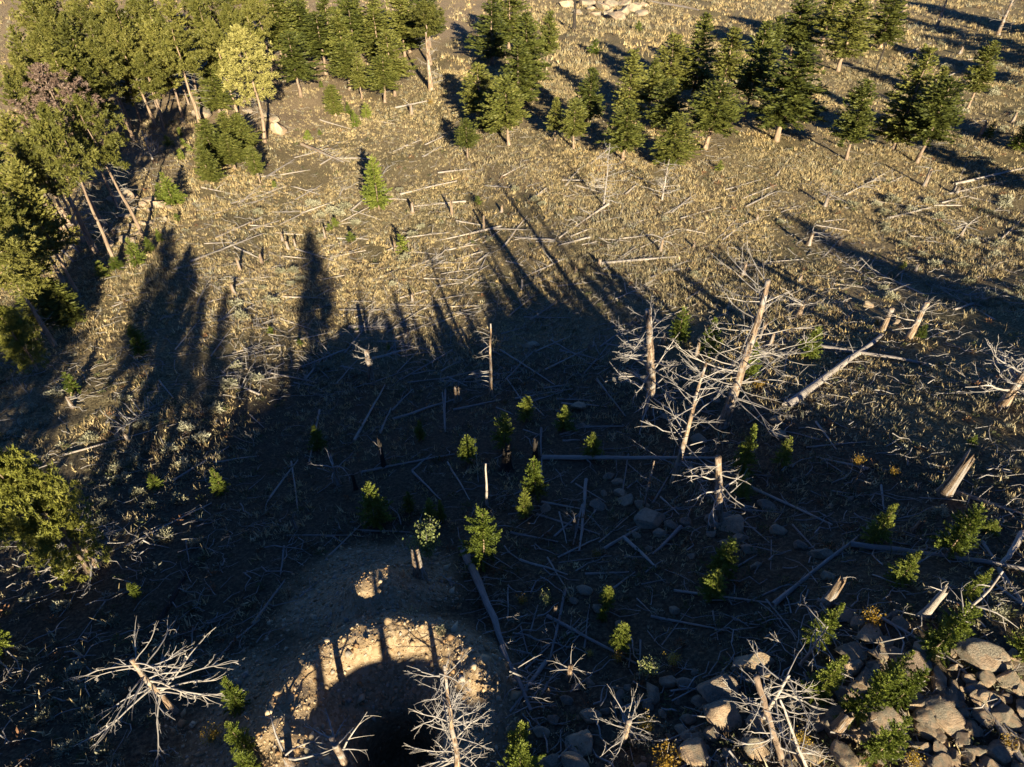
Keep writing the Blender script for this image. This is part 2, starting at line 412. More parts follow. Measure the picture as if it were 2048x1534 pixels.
def build_grass():
    r = np.random.default_rng(5)
    P = []; S = []
    for i, (a, b, d, s) in enumerate([(3, 12, 14, 0.66), (12, 25, 12, 0.70), (25, 45, 12, 0.74), (45, 62, 19, 0.72), (62, 85, 14, 0.80), (85, 130, 6.5, 1.0), (130, 250, 1.5, 1.6)]):
        p = scatter(a, b, d, 100 + i)
        dn = 0.50 + 1.3 * vnoise(p[:, 0] / 2.6, p[:, 1] / 2.6, 41) + 0.9 * vnoise(p[:, 0] / 11, p[:, 1] / 11, 42)
        keep = r.random(len(p)) < np.clip(dn * 1.5, 0.08, 1) * (1 - 0.97 * gravel_mask(p[:, 0], p[:, 1])) * (1 - 0.72 * duff_mask(p[:, 0], p[:, 1])) * (1 - 0.55 * shade_mask(p[:, 0], p[:, 1]))
        p = p[keep]; P.append(p); S.append(np.full(len(p), s))
    P = np.vstack(P); S = np.concatenate(S)
    n = len(P); nb = 8
    S = S * r.uniform(0.55, 1.45, n) * (1 + 0.7 * vnoise(P[:, 0] / 6.0, P[:, 1] / 6.0, 43))
    az = r.uniform(0, 2 * np.pi, (n, nb)); ln = S[:, None] * r.uniform(0.16, 0.40, (n, nb)); w = S[:, None] * r.uniform(0.022, 0.048, (n, nb))
    ox = S[:, None] * r.normal(0, 0.12, (n, nb)); oy = S[:, None] * r.normal(0, 0.12, (n, nb))
    out = ln * r.uniform(0.25, 1.1, (n, nb))
    bx = P[:, 0:1] + ox; by = P[:, 1:2] + oy; bz = P[:, 2:3] - 0.03
    pa = az + r.uniform(-0.9, 0.9, (n, nb)) + np.pi / 2
    v0 = np.stack([bx - np.cos(pa) * w, by - np.sin(pa) * w, bz + 0 * bx], -1)
    v1 = np.stack([bx + np.cos(pa) * w, by + np.sin(pa) * w, bz + 0 * bx], -1)
    v2 = np.stack([bx + np.cos(az) * out, by + np.sin(az) * out, bz + ln], -1)
    V = np.stack([v0, v1, v2], 2).reshape(-1, 3)
    T = np.arange(len(V)).reshape(-1, 3)
    base = np.array([[0.46, 0.355, 0.175], [0.54, 0.435, 0.24], [0.28, 0.215, 0.125], [0.22, 0.195, 0.105], [0.36, 0.34, 0.235], [0.17, 0.118, 0.075]])
    pick = r.choice(len(base), n, p=[0.34, 0.24, 0.17, 0.10, 0.08, 0.07])
    c = base[pick] * r.uniform(0.72, 1.22, (n, 1))
    c = c * (1 + np.stack([0.5 * vnoise(P[:, 0] / 9, P[:, 1] / 9, 44), 0.42 * vnoise(P[:, 0] / 9, P[:, 1] / 9, 44), 0.25 * vnoise(P[:, 0] / 9, P[:, 1] / 9, 44)], -1))
    c = np.repeat(c, nb, 0) * r.uniform(0.8, 1.2, (n * nb, 1))
    C = np.concatenate([np.repeat(c, 3, 0), np.ones((len(V), 1))], 1)
    print("grass tufts", n, "tris", len(T))
    tag(link("dry_grass", mesh_from("dry_grass", V, None, T, M_GRASS, False, C)), "straw coloured dry bunch grass covering the hillside", "grass", None, "stuff")
build_grass()

def build_gravel():
    r = np.random.default_rng(8)
    n = 30000
    x = r.uniform(PIT[0] - 11, PIT[0] + 7, n); y = r.uniform(PIT[1] - 6, PIT[1] + 11, n)
    g = gravel_mask(x, y); k = r.random(n) < g * 0.8; x, y = x[k], y[k]
    n = len(x); z = terrain(x, y)
    s = np.exp(r.normal(-3.35, 0.62, n)).clip(0.012, 0.26)
    oct_v = np.array([[1, 0, 0], [-1, 0, 0], [0, 1, 0], [0, -1, 0], [0, 0, 1], [0, 0, -0.6]], float)
    oct_t = np.array([[0, 2, 4], [2, 1, 4], [1, 3, 4], [3, 0, 4], [2, 0, 5], [1, 2, 5], [3, 1, 5], [0, 3, 5]])
    a = r.uniform(0, 6.28, n)
    J = oct_v[None] * r.uniform(0.6, 1.25, (n, 6, 3)) * s[:, None, None] * np.stack([r.uniform(.8, 1.5, n), r.uniform(.7, 1.1, n), r.uniform(.5, .9, n)], -1)[:, None, :]
    ca, sa = np.cos(a)[:, None], np.sin(a)[:, None]
    V = np.stack([J[..., 0] * ca - J[..., 1] * sa + x[:, None], J[..., 0] * sa + J[..., 1] * ca + y[:, None], J[..., 2] + (z + 0.2 * s)[:, None]], -1).reshape(-1, 3)
    T = (oct_t[None] + 6 * np.arange(n)[:, None, None]).reshape(-1, 3)
    base = np.array([[0.36, 0.26, 0.15], [0.44, 0.35, 0.23], [0.28, 0.175, 0.09], [0.31, 0.27, 0.215]])
    c = base[r.choice(4, n, p=[.4, .25, .2, .15])] * r.uniform(0.7, 1.15, (n, 1))
    C = np.concatenate([np.repeat(c, 6, 0), np.ones((len(V), 1))], 1)
    tag(link("gravel", mesh_from("gravel", V, None, T, M_PEBBLE, False, C)), "broken tan gravel spread round the dug pit", "gravel", None, "stuff")
build_gravel()

# ------------------------------------------------------------------ building blocks, each built once and shared
def blades(mb, base, dirs, length, width, rng):
    """narrow kite-shaped sprays: base Nx3, dirs Nx3 (unit)"""
    n = len(base)
    ref = rng.normal(size=(n, 3)); side = np.cross(dirs, ref); side /= np.linalg.norm(side, axis=1)[:, None] + 1e-9
    L = np.asarray(length).reshape(-1, 1) * np.ones((n, 1)); Wd = np.asarray(width).reshape(-1, 1) * np.ones((n, 1))
    m = base + dirs * L * 0.45
    V = np.stack([base, m + side * Wd, base + dirs * L, m - side * Wd], 1).reshape(-1, 3)
    mb.add(V, np.arange(4 * n).reshape(-1, 4))

def unit(v):
    return v / (np.linalg.norm(v, axis=-1, keepdims=True) + 1e-9)

def fir_crown(seed, H, Wd, z0, whorl, per, spray, mat, power=0.85, gap=0.06):
    rng = np.random.default_rng(seed); mb = MB()
    z = z0 * H; B = []; D = []; Ls = []; 
    lop = rng.uniform(0, 6.28)
    while z < H * 0.985:
        t = (z - z0 * H) / (H - z0 * H)
        prof = (1 - t) ** power * (0.62 + 0.38 * min(1, t / 0.14))
        for i in range(max(3, int(rng.poisson(per * (1 - 0.45 * t))))):
            a = rng.uniform(0, 6.28)
            if rng.random() < gap: continue
            L = Wd * 0.5 * prof * rng.uniform(0.45, 1.22) * (1 + 0.18 * math.cos(a - lop) + 0.16 * math.sin(2 * a + 5 * t + seed)) + 0.012 * H
            el = math.radians(rng.normal(-12 + 40 * t, 9))
            d = np.array([math.cos(a) * math.cos(el), math.sin(a) * math.cos(el), math.sin(el)])
            zz = z + rng.uniform(-0.5, 0.5) * whorl
            k = max(2, int(L / (spray * 0.55)))
            s = np.linspace(0.22 if L > 3 * spray else 0.05, 1.0, k)
            pts = np.array([0, 0, zz]) + d * (s * L)[:, None]
            pts[:, 2] += 0.10 * L * s ** 2 + rng.normal(0, 0.05 * spray, k)
            lat = np.array([-math.sin(a), math.cos(a), 0.0])
            for q in range(6):
                sg = rng.choice([-1, 1], k)[:, None] * rng.uniform(0.15, 1.1, (k, 1))
                dd = unit(d * rng.uniform(0.5, 1.0, (k, 1)) + lat * sg + np.array([0, 0, 1]) * rng.uniform(-0.15, 0.65, (k, 1)))
                B.append(pts + rng.normal(0, 0.16 * spray, (k, 3))); D.append(dd); Ls.append(spray * rng.uniform(0.6, 1.15, k))
        z += whorl * rng.uniform(0.75, 1.25)
    # leader
    n = 10; B.append(np.stack([rng.normal(0, 0.01, n) * H, rng.normal(0, 0.01, n) * H, rng.uniform(0.93, 0.985, n) * H], -1))
    D.append(unit(rng.normal(0, 0.25, (n, 3)) + [0, 0, 1])); Ls.append(np.full(n, spray * 0.9))
    B = np.vstack(B); D = np.vstack(D); Ls = np.concatenate(Ls)
    blades(mb, B, D, Ls, Ls * 0.24, rng)
    return mb.mesh("fir_crown", mat)

def pine_crown(seed, H, Wd, z0, nb, tuft, mat, flat=1.0):
    rng = np.random.default_rng(seed); mb = MB(); B = []; D = []; Ls = []
    off = rng.normal(0, 0.05, 2) * Wd
    for i in range(nb):
        t = rng.random() ** 0.85
        z = (z0 + (0.985 - z0) * t) * H
        prof = math.sqrt(max(0.02, 1 - abs(2 * t - 0.75) ** 2.4 / 1.6)) if t > 0.375 else 0.72 + 0.28 * t / 0.375
        prof *= (1 - 0.72 * max(0, t - 0.45) / 0.55)
        a = rng.uniform(0, 6.28); L = Wd * 0.5 * prof * rng.uniform(0.55, 1.15)
        el = math.radians(rng.normal(5 + 40 * t, 12))
        d = np.array([math.cos(a) * math.cos(el), math.sin(a) * math.cos(el), math.sin(el)])
        lat = np.array([-math.sin(a), math.cos(a), 0.0])
        nt = max(3, int(L / (tuft * 0.62)) + 2)
        s = rng.uniform(0.38, 1.02, nt); lt = rng.normal(0, 0.26, nt) * L * 0.8
        c = np.array([off[0] * t, off[1] * t, z]) + d * (s * L)[:, None] + lat * lt[:, None]
        c[:, 2] += 0.14 * L * s + rng.normal(0, 0.10, nt) * L * 0.6
        for q in range(18):
            dd = unit(rng.normal(size=(nt, 3)) + d * 0.55 + np.array([0, 0, 0.45]))
            B.append(c + rng.normal(0, 0.10, (nt, 3)) * tuft); D.append(dd); Ls.append(tuft * rng.uniform(0.5, 0.95, nt))
    B = np.vstack(B); D = np.vstack(D); Ls = np.concatenate(Ls)
    blades(mb, B, D, Ls, Ls * 0.13, rng)
    return mb.mesh("pine_crown", mat)

def trunk_mesh(seed, H, r, mat, sides=8, lean=0.012, top=0.10, name="trunk", jag=False):
    rng = np.random.default_rng(seed); mb = MB(); k = 9
    t = np.linspace(0, 1, k); w = np.cumsum(rng.normal(0, lean, (k, 2)), 0) * H * 0.35; w -= w[0]
    pts = np.stack([w[:, 0], w[:, 1], t * H], -1); pts[0, 2] = -0.25
    rad = r * (1 - t * (1 - top)) ; rad[0] *= 1.32; rad[1] *= 1.05
    mb.tube(pts, rad, sides, cap_end=True)
    return mb.mesh(name, mat, True)

def limb_tubes(mb, rng, origin, d, L, r, depth, curl=0.22, up=0.15):
    k = 7 if depth == 0 else 5
    pts = [np.array(origin, float)]; v = unit(np.array(d, float)); step = L / (k - 1)
    for i in range(k - 1):
        v = unit(v + rng.normal(0, curl, 3) * (0.55 + 0.5 * i / k) + np.array([0, 0, up]) * 0.3)
        pts.append(pts[-1] + v * step)
    pts = np.array(pts); rad = r * np.linspace(1, 0.22, k)
    mb.tube(pts, rad, 5 if depth == 0 else 4 if depth == 1 else 3)
    if depth < 2:
        for i in range(rng.integers(3, 7) if depth == 0 else rng.integers(1, 4)):
            q = rng.uniform(0.28, 0.95); j = min(k - 2, int(q * (k - 1))); f = q * (k - 1) - j
            o = pts[j] * (1 - f) + pts[j + 1] * f
            dd = unit(unit(pts[j + 1] - pts[j]) + rng.normal(0, 0.62, 3))
            limb_tubes(mb, rng, o, dd, L * rng.uniform(0.22, 0.5) * (1.15 - q * 0.5), max(r * 0.42, 0.006), depth + 1, curl * 1.15, up)

# dead limbs: unit length along +X, many shapes shared by all snags
LIMBS = []
for i in range(16):
    mb = MB(); limb_tubes(mb, np.random.default_rng(300 + i), (0, 0, 0), (1, 0, 0), 1.0, 0.019, 0, 0.24, 0.10)
    LIMBS.append(mb.mesh("dead_limb", M_TWIG))
GNARLED = []
for i in range(8):
    mb = MB(); limb_tubes(mb, np.random.default_rng(400 + i), (0, 0, 0), (1, 0, 0), 1.0, 0.030, 0, 0.42, 0.12)
    GNARLED.append(mb.mesh("gnarled_limb", M_TWIG))
CURVED = []                                           # plain drooping limbs of fallen and half dead trees
for i in range(8):
    rng = np.random.default_rng(500 + i); mb = MB()
    limb_tubes(mb, rng, (0, 0, 0), (1, 0, 0.25), 1.0, 0.024, 1, 0.14, -0.45)
    CURVED.append(mb.mesh("curved_limb", M_TWIG))

def limb_skirt(seed, H, z0, z1, n, L):
    """fine dead limbs on the lower trunk of a live tree, too small to pick apart"""
    rng = np.random.default_rng(seed); mb = MB()
    for i in range(n):
        a = rng.uniform(0, 6.28); z = rng.uniform(z0, z1) * H
        limb_tubes(mb, rng, (0, 0, z), (math.cos(a), math.sin(a), rng.uniform(-0.35, 0.15)), L * rng.uniform(0.5, 1.1), 0.022, 1, 0.16, -0.1)
    return mb.mesh("limb_skirt", M_TWIG)

FIR_H = 14.0
FIRS = [(fir_crown(20 + i, FIR_H, 5.2, z0, 0.38, 10.5, 0.46, M_FIR, pw, 0.05), trunk_mesh(40 + i, FIR_H * 0.97, 0.19, M_LIVE), limb_skirt(60 + i, FIR_H, 0.05, z0 + 0.05, 14, 1.5))
        for i, (z0, pw) in enumerate([(0.14, 0.80), (0.18, 0.62), (0.24, 0.85), (0.34, 0.60), (0.30, 0.72)])]
SAP_H = 3.2
SAPS = [(fir_crown(80 + i, SAP_H, 2.0, z0, 0.095, 8.0, 0.125, M_SAP, pw, 0.08), trunk_mesh(90 + i, SAP_H * 0.96, 0.055, M_LIVE, 6))
        for i, (z0, pw) in enumerate([(0.08, 0.8), (0.12, 0.7), (0.06, 0.95), (0.15, 0.75), (0.10, 0.65)])]
TINY = [(fir_crown(110 + i, 1.3, 0.95, 0.04, 0.10, 6.5, 0.14, M_SAP, 0.7, 0.05), trunk_mesh(115 + i, 1.2, 0.03, M_LIVE, 5)) for i in range(3)]
PINE_H = 14.0
PINES = [(pine_crown(120 + i, PINE_H, wd, z0, nb, 0.46, M_PINE), trunk_mesh(140 + i, PINE_H * 0.96, 0.21, M_LIVE, 8, 0.02), limb_skirt(160 + i, PINE_H, 0.22, z0 + 0.05, 20, 2.0))
         for i, (wd, z0, nb) in enumerate([(5.8, 0.36, 92), (6.2, 0.44, 90), (5.2, 0.32, 92), (6.0, 0.52, 78), (4.8, 0.40, 70)])]
for i, (wd, z0, pw) in enumerate([(5.6, 0.36, 0.50), (5.0, 0.32, 0.58), (4.8, 0.40, 0.45)]):
    PINES[2 * i] = (fir_crown(170 + i, PINE_H, wd, z0, 0.42, 10.0, 0.50, M_PINE, pw, 0.10), PINES[2 * i][1], PINES[2 * i][2])
YCROWN = pine_crown(134, PINE_H, 6.6, 0.34, 105, 0.46, M_YPINE)
RCROWN = pine_crown(132, PINE_H, 7.4, 0.26, 74, 0.44, M_RUST)
BIGPINE = pine_crown(133, 10.0, 6.6, 0.08, 230, 0.36, M_BPINE)

def leafy(seed, H, Wd, n, leaf, mat, stems=6):
    rng = np.random.default_rng(seed); mb = MB(); mbs = MB(); B = []; 
    for i in range(stems):
        a = rng.uniform(0, 6.28); sp = rng.uniform(0.1, 0.5) * Wd
        top = np.array([math.cos(a) * sp, math.sin(a) * sp, H * rng.uniform(0.6, 1.0)])
        t = np.linspace(0, 1, 5)[:, None]
        pts = t ** 1.2 * top * [1, 1, 0] + t * top * [0, 0, 1]
        mbs.tube(pts, np.linspace(0.02, 0.006, 5) * max(1, H / 2), 4)
        m = n // stems; q = rng.uniform(0.25, 1.0, m)[:, None]
        B.append(q ** 1.2 * top * [1, 1, 0] + q * top * [0, 0, 1] + rng.normal(0, 0.16, (m, 3)) * Wd * (1.15 - 0.5 * q))
    B = np.vstack(B); B[:, 2] = np.abs(B[:, 2]) + 0.02
    D = unit(rng.normal(size=B.shape))
    blades(mb, B, D, leaf * rng.uniform(0.6, 1.2, len(B)), leaf * 0.36, rng)
    return mb.mesh("shrub_leaves", mat), mbs.mesh("shrub_stems", M_TWIG)
ASPEN = leafy(201, 3.4, 1.7, 900, 0.16, M_ASPEN, 9)
PALE = leafy(202, 1.3, 1.3, 420, 0.13, M_ASPEN, 8)
GOLD = [leafy(203 + i, 1.2, 1.3, 420, 0.12, M_GOLD, 9) for i in range(3)]

def sage(seed):
    rng = np.random.default_rng(seed); mb = MB(); n = 420
    d = unit(rng.normal(size=(n, 3)) * [1, 1, 0.8] + [0, 0, 0.5]); d[:, 2] = np.abs(d[:, 2])
    lob = 1 + 0.25 * np.sin(3 * np.arctan2(d[:, 1], d[:, 0]) + seed)
    c = d * (rng.uniform(0.25, 0.55, n) * lob)[:, None] * [1.0, 1.0, 0.85]
    blades(mb, c, unit(d + rng.normal(0, 0.45, (n, 3)) + [0, 0, 0.35]), rng.uniform(0.12, 0.24, n), 0.032, rng)
    return mb.mesh("sagebrush", M_SAGE)
SAGES = [sage(220 + i) for i in range(4)]

def boulder(seed, round_=1.0):
    rng = np.random.default_rng(seed)
    import bmesh
    bm = bmesh.new(); bmesh.ops.create_icosphere(bm, subdivisions=4, radius=1.0)
    V = np.array([v.co for v in bm.verts]); T = np.array([[v.index for v in f.verts] for f in bm.faces]); bm.free()
    for i in range(12):                                # flat fracture faces
        n = unit(rng.normal(size=3)); c = rng.uniform(0.42, 0.84) * round_
        d = V @ n; over = d > c
        V[over] -= np.outer((d[over] - c) * 0.96, n)
    r = 1 + 0.10 * vnoise(V[:, 0] * 1.7 + seed, V[:, 1] * 1.7 + V[:, 2] * 1.3, seed) + 0.05 * vnoise(V[:, 0] * 5 + V[:, 2] * 3, V[:, 1] * 5 - V[:, 2] * 2, seed + 1) + 0.035 * vnoise(V[:, 0] * 13 + V[:, 2] * 9, V[:, 1] * 13, seed + 2) - 0.10 * np.exp(-(vnoise(V[:, 0] * 1.4 + V[:, 2], V[:, 1] * 1.4 + seed, seed + 3) / 0.018) ** 2)
    V = V * r[:, None] * np.array([rng.uniform(1.0, 1.25), rng.uniform(0.78, 1.0), rng.uniform(0.62, 0.85)])
    return mesh_from("boulder", V * 1.25, None, T, M_ROCK, False)
BOULDERS = [boulder(240 + i, 1.0 if i % 2 else 0.9) for i in range(9)]

def stump_mesh(seed, mat, hollow=False, jag=0.26):
    """unit height, unit radius at the foot; splintered top"""
    rng = np.random.default_rng(seed); n = 12; k = 7; V = []; 
    top = 1 - np.abs(rng.normal(0, jag, n)); a = np.linspace(0, 2 * np.pi, n, endpoint=False)
    wob = rng.normal(0, 0.12, n)
    for i in range(k):
        t = i / (k - 1)
        rr = (1.6 - 2.8 * t if t < 0.2 else 1.06 - 0.25 * t) * (1 + wob * (1 + 0.5 * rng.normal(0, 0.2, n)))
        V.append(np.stack([np.cos(a) * rr, np.sin(a) * rr, t * top - 0.06 * (i == 0)], -1))
    inner = np.stack([np.cos(a) * 0.60, np.sin(a) * 0.60, top - (0.05 if not hollow else 0.02)], -1); V.append(inner)
    V = np.vstack(V); K = k + 1; q = []
    for i in range(K - 1):
        for j in range(n): q.append([i * n + j, i * n + (j + 1) % n, (i + 1) * n + (j + 1) % n, (i + 1) * n + j])
    V = np.vstack([V, [0, 0, (0.62 if not hollow else 0.30)]]); c = len(V) - 1
    t = [[(K - 1) * n + j, (K - 1) * n + (j + 1) % n, c] for j in range(n)]
    return mesh_from("stump", V, q, t, mat, False)
STUMPS = [stump_mesh(260 + i, M_SNAG) for i in range(4)]
STUMP_GREY = [stump_mesh(270 + i, M_GREY) for i in range(3)]
STUMP_CHAR = [stump_mesh(275 + i, M_CHAR, False, 0.3) for i in range(3)]
STUMP_HOLLOW = stump_mesh(279, M_SNAG, True, 0.12)

def log_mesh(seed, mat, bend=0.02, stubs=5):
    """unit length along +X, radius 1 at the thick end (scaled in Y and Z)"""
    rng = np.random.default_rng(seed); mb = MB(); k = 9; t = np.linspace(0, 1, k)
    w = np.cumsum(rng.normal(0, 1, (k, 2)), 0); w -= np.outer(t, w[-1])
    pts = np.stack([t, 0 * t, 0 * t], -1); sides = 8
    a = np.linspace(0, 2 * np.pi, sides, endpoint=False); V = []
    rad = np.linspace(1, 0.45, k) * (1 + rng.normal(0, 0.05, k))
    for i in range(k):
        V.append(np.stack([np.full(sides, t[i]), w[i, 0] * bend * 4.5 + rad[i] * np.cos(a) * (1 + rng.normal(0, 0.05, sides)), w[i, 1] * bend * 3 + rad[i] * np.sin(a) * (1 + rng.normal(0, 0.05, sides))], -1))
    V = np.vstack(V); q = []
    for i in range(k - 1):
        for j in range(sides): q.append([i * sides + j, (i + 1) * sides + j, (i + 1) * sides + (j + 1) % sides, i * sides + (j + 1) % sides])
    V = np.vstack([V, [0.01, 0, 0], [1, w[-1, 0] * bend * 4.5, 0]]); c = len(V) - 2
    tr = [[(j + 1) % sides, j, c] for j in range(sides)] + [[(k - 1) * sides + j, c + 1, (k - 1) * sides + (j + 1) % sides] for j in range(sides)]
    return mesh_from("log", V, q, tr, mat, True)
LOGS = [log_mesh(280 + i, M_GREY, 0.035) for i in range(6)]
LOGS_BROWN = [log_mesh(290 + i, M_SNAG, 0.03) for i in range(3)]
LOG_CHAR = log_mesh(299, M_CHAR, 0.04)

# ------------------------------------------------------------------ placing things
PR = random.Random(4)
def empty(name, loc, rz=0.0, scale=(1, 1, 1)):
    o = bpy.data.objects.new(name, None); COL.objects.link(o)
    o.location = tuple(float(c) for c in loc); o.rotation_euler = (0, 0, rz); o.scale = scale
    o.empty_display_size = 0.3
    return o

def px_per_m(p): return FPX / float(project(p)[2])

def put_tree(kind, base, H, width, label, group=None, variant=None):
    """an evergreen: trunk, crown and, on taller ones, a skirt of fine dead limbs"""
    skirt = None
    if kind == 'fir':
        i = PR.randrange(5) if variant is None else variant
        crown, trunk, skirt = FIRS[i]; s = H / FIR_H; w = width / 3.6; name, cat = "fir_tree", "fir tree"
    elif kind == 'sap':
        i = PR.randrange(5) if variant is None else variant
        crown, trunk = SAPS[i]; s = H / SAP_H; w = width / 1.8; name, cat = "young_fir", "fir tree"
    elif kind == 'tiny':
        crown, trunk = TINY[PR.randrange(3)]; s = H / 1.3; w = width / 0.95; name, cat = "fir_seedling", "seedling"
    elif kind in ('pine', 'ypine', 'rpine'):
        i = PR.randrange(5) if variant is None else variant
        crown, trunk, skirt = PINES[i]; s = H / PINE_H; w = width / 5.6; name, cat = "pine_tree", "pine tree"
        if kind == 'ypine': crown = YCROWN
        if kind == 'rpine': crown = RCROWN
    elif kind == 'bigpine':
        crown, trunk, skirt = BIGPINE, PINES[0][1], None; s = H / 10.0; w = width / 6.9; name, cat = "pine_tree", "pine tree"
    r = tag(empty(name, base, PR.uniform(0, 6.28), (w, w, s)), label, cat, group)
    r.rotation_euler = (PR.gauss(0, 0.03), PR.gauss(0, 0.03), r.rotation_euler[2])
    t = link("trunk", trunk, r)
    if kind == 'bigpine': t.scale = (1, 1, 10.0 / PINE_H)
    link("crown", crown, r)
    if skirt is not None:
        k = link("dead_limbs", skirt, r); k["kind"] = "stuff"
    return r

def tree(kind, bx, by, ty, wpx, label, group=None, variant=None):
    b = ground(bx, by); H = height_for(b, ty)
    return put_tree(kind, b, H, wpx / px_per_m(b + np.array([0, 0, H * 0.5])), label, group, variant)

def tree_top(kind, tx, ty, H, width, label, group=None, variant=None):
    b = ground(tx, ty, H); return put_tree(kind, b, H, width, label, group, variant)

def limb(pool, parent, z, az, el, L, thick=1.0, x0=0.0):
    o = link("branch", pool[PR.randrange(len(pool))], parent)
    o.location = (0, 0, z) if x0 == 0 else x0
    o.rotation_euler = Euler((PR.uniform(-0.6, 0.6), -el, az), 'XYZ')
    o.scale = (L, L * thick, L * thick)
    return o

def snag(bx, by, ty, rpx, n, Lm, z0, z1, label, pool=LIMBS, taper=0.35, el=(-0.25, 0.35), mat=None, thick=1.0, only=None, sx=0.0):
    """standing dead tree: a bare trunk and its bleached limbs"""
    b = ground(bx, by); H = height_for(b, ty); r = rpx / px_per_m(b + np.array([0, 0, H * 0.5]))
    root = tag(empty("dead_tree", b), label, "dead tree", "standing dead trees")
    root.rotation_euler = (0, sx, 0)
    link("trunk", trunk_mesh(PR.randrange(9999), H, r, mat or M_SNAG, 10, 0.014, taper), root)
    for i in range(n):
        t = z0 + (z1 - z0) * (i + PR.random()) / n
        az = PR.uniform(0, 6.28) if only is None else PR.gauss(only, 0.8)
        L = Lm * PR.uniform(0.55, 1.15) * (1.15 - 0.55 * t)
        limb(pool, root, t * H, az, PR.uniform(*el), L, thick)
    return root

def stump(bx, by, ty, rpx, label, pool=STUMPS, group=None, limbs=0, Lm=1.0, tilt=0.0):
    b = ground(bx, by); H = max(0.25, height_for(b, ty)); r = rpx / px_per_m(b)
    root = tag(empty("stump", b, PR.uniform(0, 6.28)), label, "stump", group)
    if tilt: root.rotation_euler = (0, tilt, 0)
    o = link("bole", pool if not isinstance(pool, list) else pool[PR.randrange(len(pool))], root); o.scale = (r, r, H)
    for i in range(limbs):
        limb(CURVED, root, H * PR.uniform(0.55, 0.97), PR.uniform(0, 6.28), PR.uniform(0.0, 0.5), Lm * PR.uniform(0.6, 1.2), 1.3)
    return root

def log(x1, y1, x2, y2, wpx, label, pool=LOGS, group=None, limbs=0, Lm=1.0, lift=0.3):
    """fallen trunk from its thick end (x1, y1) to its thin end (x2, y2)"""
    a = ground(x1, y1); c = ground(x2, y2); L = float(np.linalg.norm(c - a)); r = 0.5 * wpx / px_per_m(a)
    d = Vector(tuple(c - a)).normalized(); up = Vector((0, 0, 1)); side = up.cross(d).normalized(); up = d.cross(side)
    M = Matrix((d, side, up)).transposed()
    me = pool if not isinstance(pool, list) else pool[PR.randrange(len(pool))]
    # keep the log above ground hummocks between its ends
    ts = np.linspace(0.1, 0.9, 9); mid = a[None] + (c - a)[None] * ts[:, None]
    over = float(np.median(terrain(mid[:, 0], mid[:, 1]) - mid[:, 2]))
    z = r * lift + max(0.0, over)
    root = tag(empty("fallen_tree" if limbs else "fallen_log", (a[0], a[1], a[2] + z)), label, "log", group)
    root.rotation_euler = M.to_euler()
    o = link("bole", me, root); o.scale = (L, r, r)
    for i in range(limbs):
        t = 0.25 + 0.75 * (i + PR.random()) / limbs
        s = 1 if i % 2 else -1
        k = limb(CURVED, root, 0, s * PR.uniform(0.7, 1.35), PR.uniform(-0.05, 0.7), Lm * PR.uniform(0.5, 1.2) * (1.2 - 0.6 * t), 1.0, (t * L, 0, 0))
    return root

def rock(cx, cy, wpx, hpx, label, group=None, sink=0.28, variant=None):
    """boulder whose middle shows at (cx, cy)"""
    p = ground(cx, cy + hpx * 0.30); s = 0.5 * wpx / px_per_m(p); sz = min(1.25, max(0.7, 1.25 * hpx / wpx))
    o = link("boulder", BOULDERS[PR.randrange(9) if variant is None else variant]); 
    s *= 1.22
    o.location = (float(p[0]), float(p[1]), float(p[2] + s * sz * (0.72 - sink - 0.1)))
    o.rotation_euler = (PR.uniform(-0.25, 0.25), PR.uniform(-0.25, 0.25), PR.uniform(0, 6.28) if wpx < hpx * 1.35 else PR.uniform(-0.35, 0.35))
    o.scale = (s * 0.95, s * 0.95, s * sz)
    return tag(o, label, "boulder", group)

def bush(meshes, name, cat, cx, cy, wpx, nominal, label, group=None):
    p = ground(cx, cy); s = wpx / px_per_m(p) / nominal
    r = tag(empty(name, p, PR.uniform(0, 6.28), (s, s, s)), label, cat, group)
    link("leaves", meshes[0], r); link("stems", meshes[1], r)
    return r

def sagebrush(cx, cy, wpx, label, group):
    p = ground(cx, cy); s = wpx * 1.2 / px_per_m(p) / 1.15
    o = link("sagebrush", SAGES[PR.randrange(4)]); o.location = (float(p[0]), float(p[1]), float(p[2]) - 0.04 * s)
    o.rotation_euler = (0, 0, PR.uniform(0, 6.28)); o.scale = (s, s, s * PR.uniform(0.75, 1.0))
    return tag(o, label, "sagebrush", group)

def far_tree(tip_x, tip_y, back, kind, width, label):
    """a tree on the ridge behind the drone whose shadow ends at the pixel (tip_x, tip_y)"""
    back = back - 20; g = ground(tip_x, tip_y); x = g[0] - SX * back; y = g[1] - SY * back
    b = np.array([x, y, float(terrain(x, y))]); H = float(g[2] + back * math.tan(SUN_EL) - b[2])
    if H < 1.5: print("shadow tree too low", tip_x, tip_y, H); return
    if kind == 'snag':
        root = tag(empty("dead_tree", b), label, "dead tree", "trees on the ridge")
        link("trunk", trunk_mesh(int(tip_x), H, width * 0.5, M_SNAG, 10, 0.01, 0.4), root)
        for i in range(7): limb(LIMBS, root, H * PR.uniform(0.45, 0.97), PR.uniform(0, 6.28), PR.uniform(-0.1, 0.4), PR.uniform(0.9, 1.8))
        return
    put_tree(kind, b, H, width, label, "trees on the ridge")

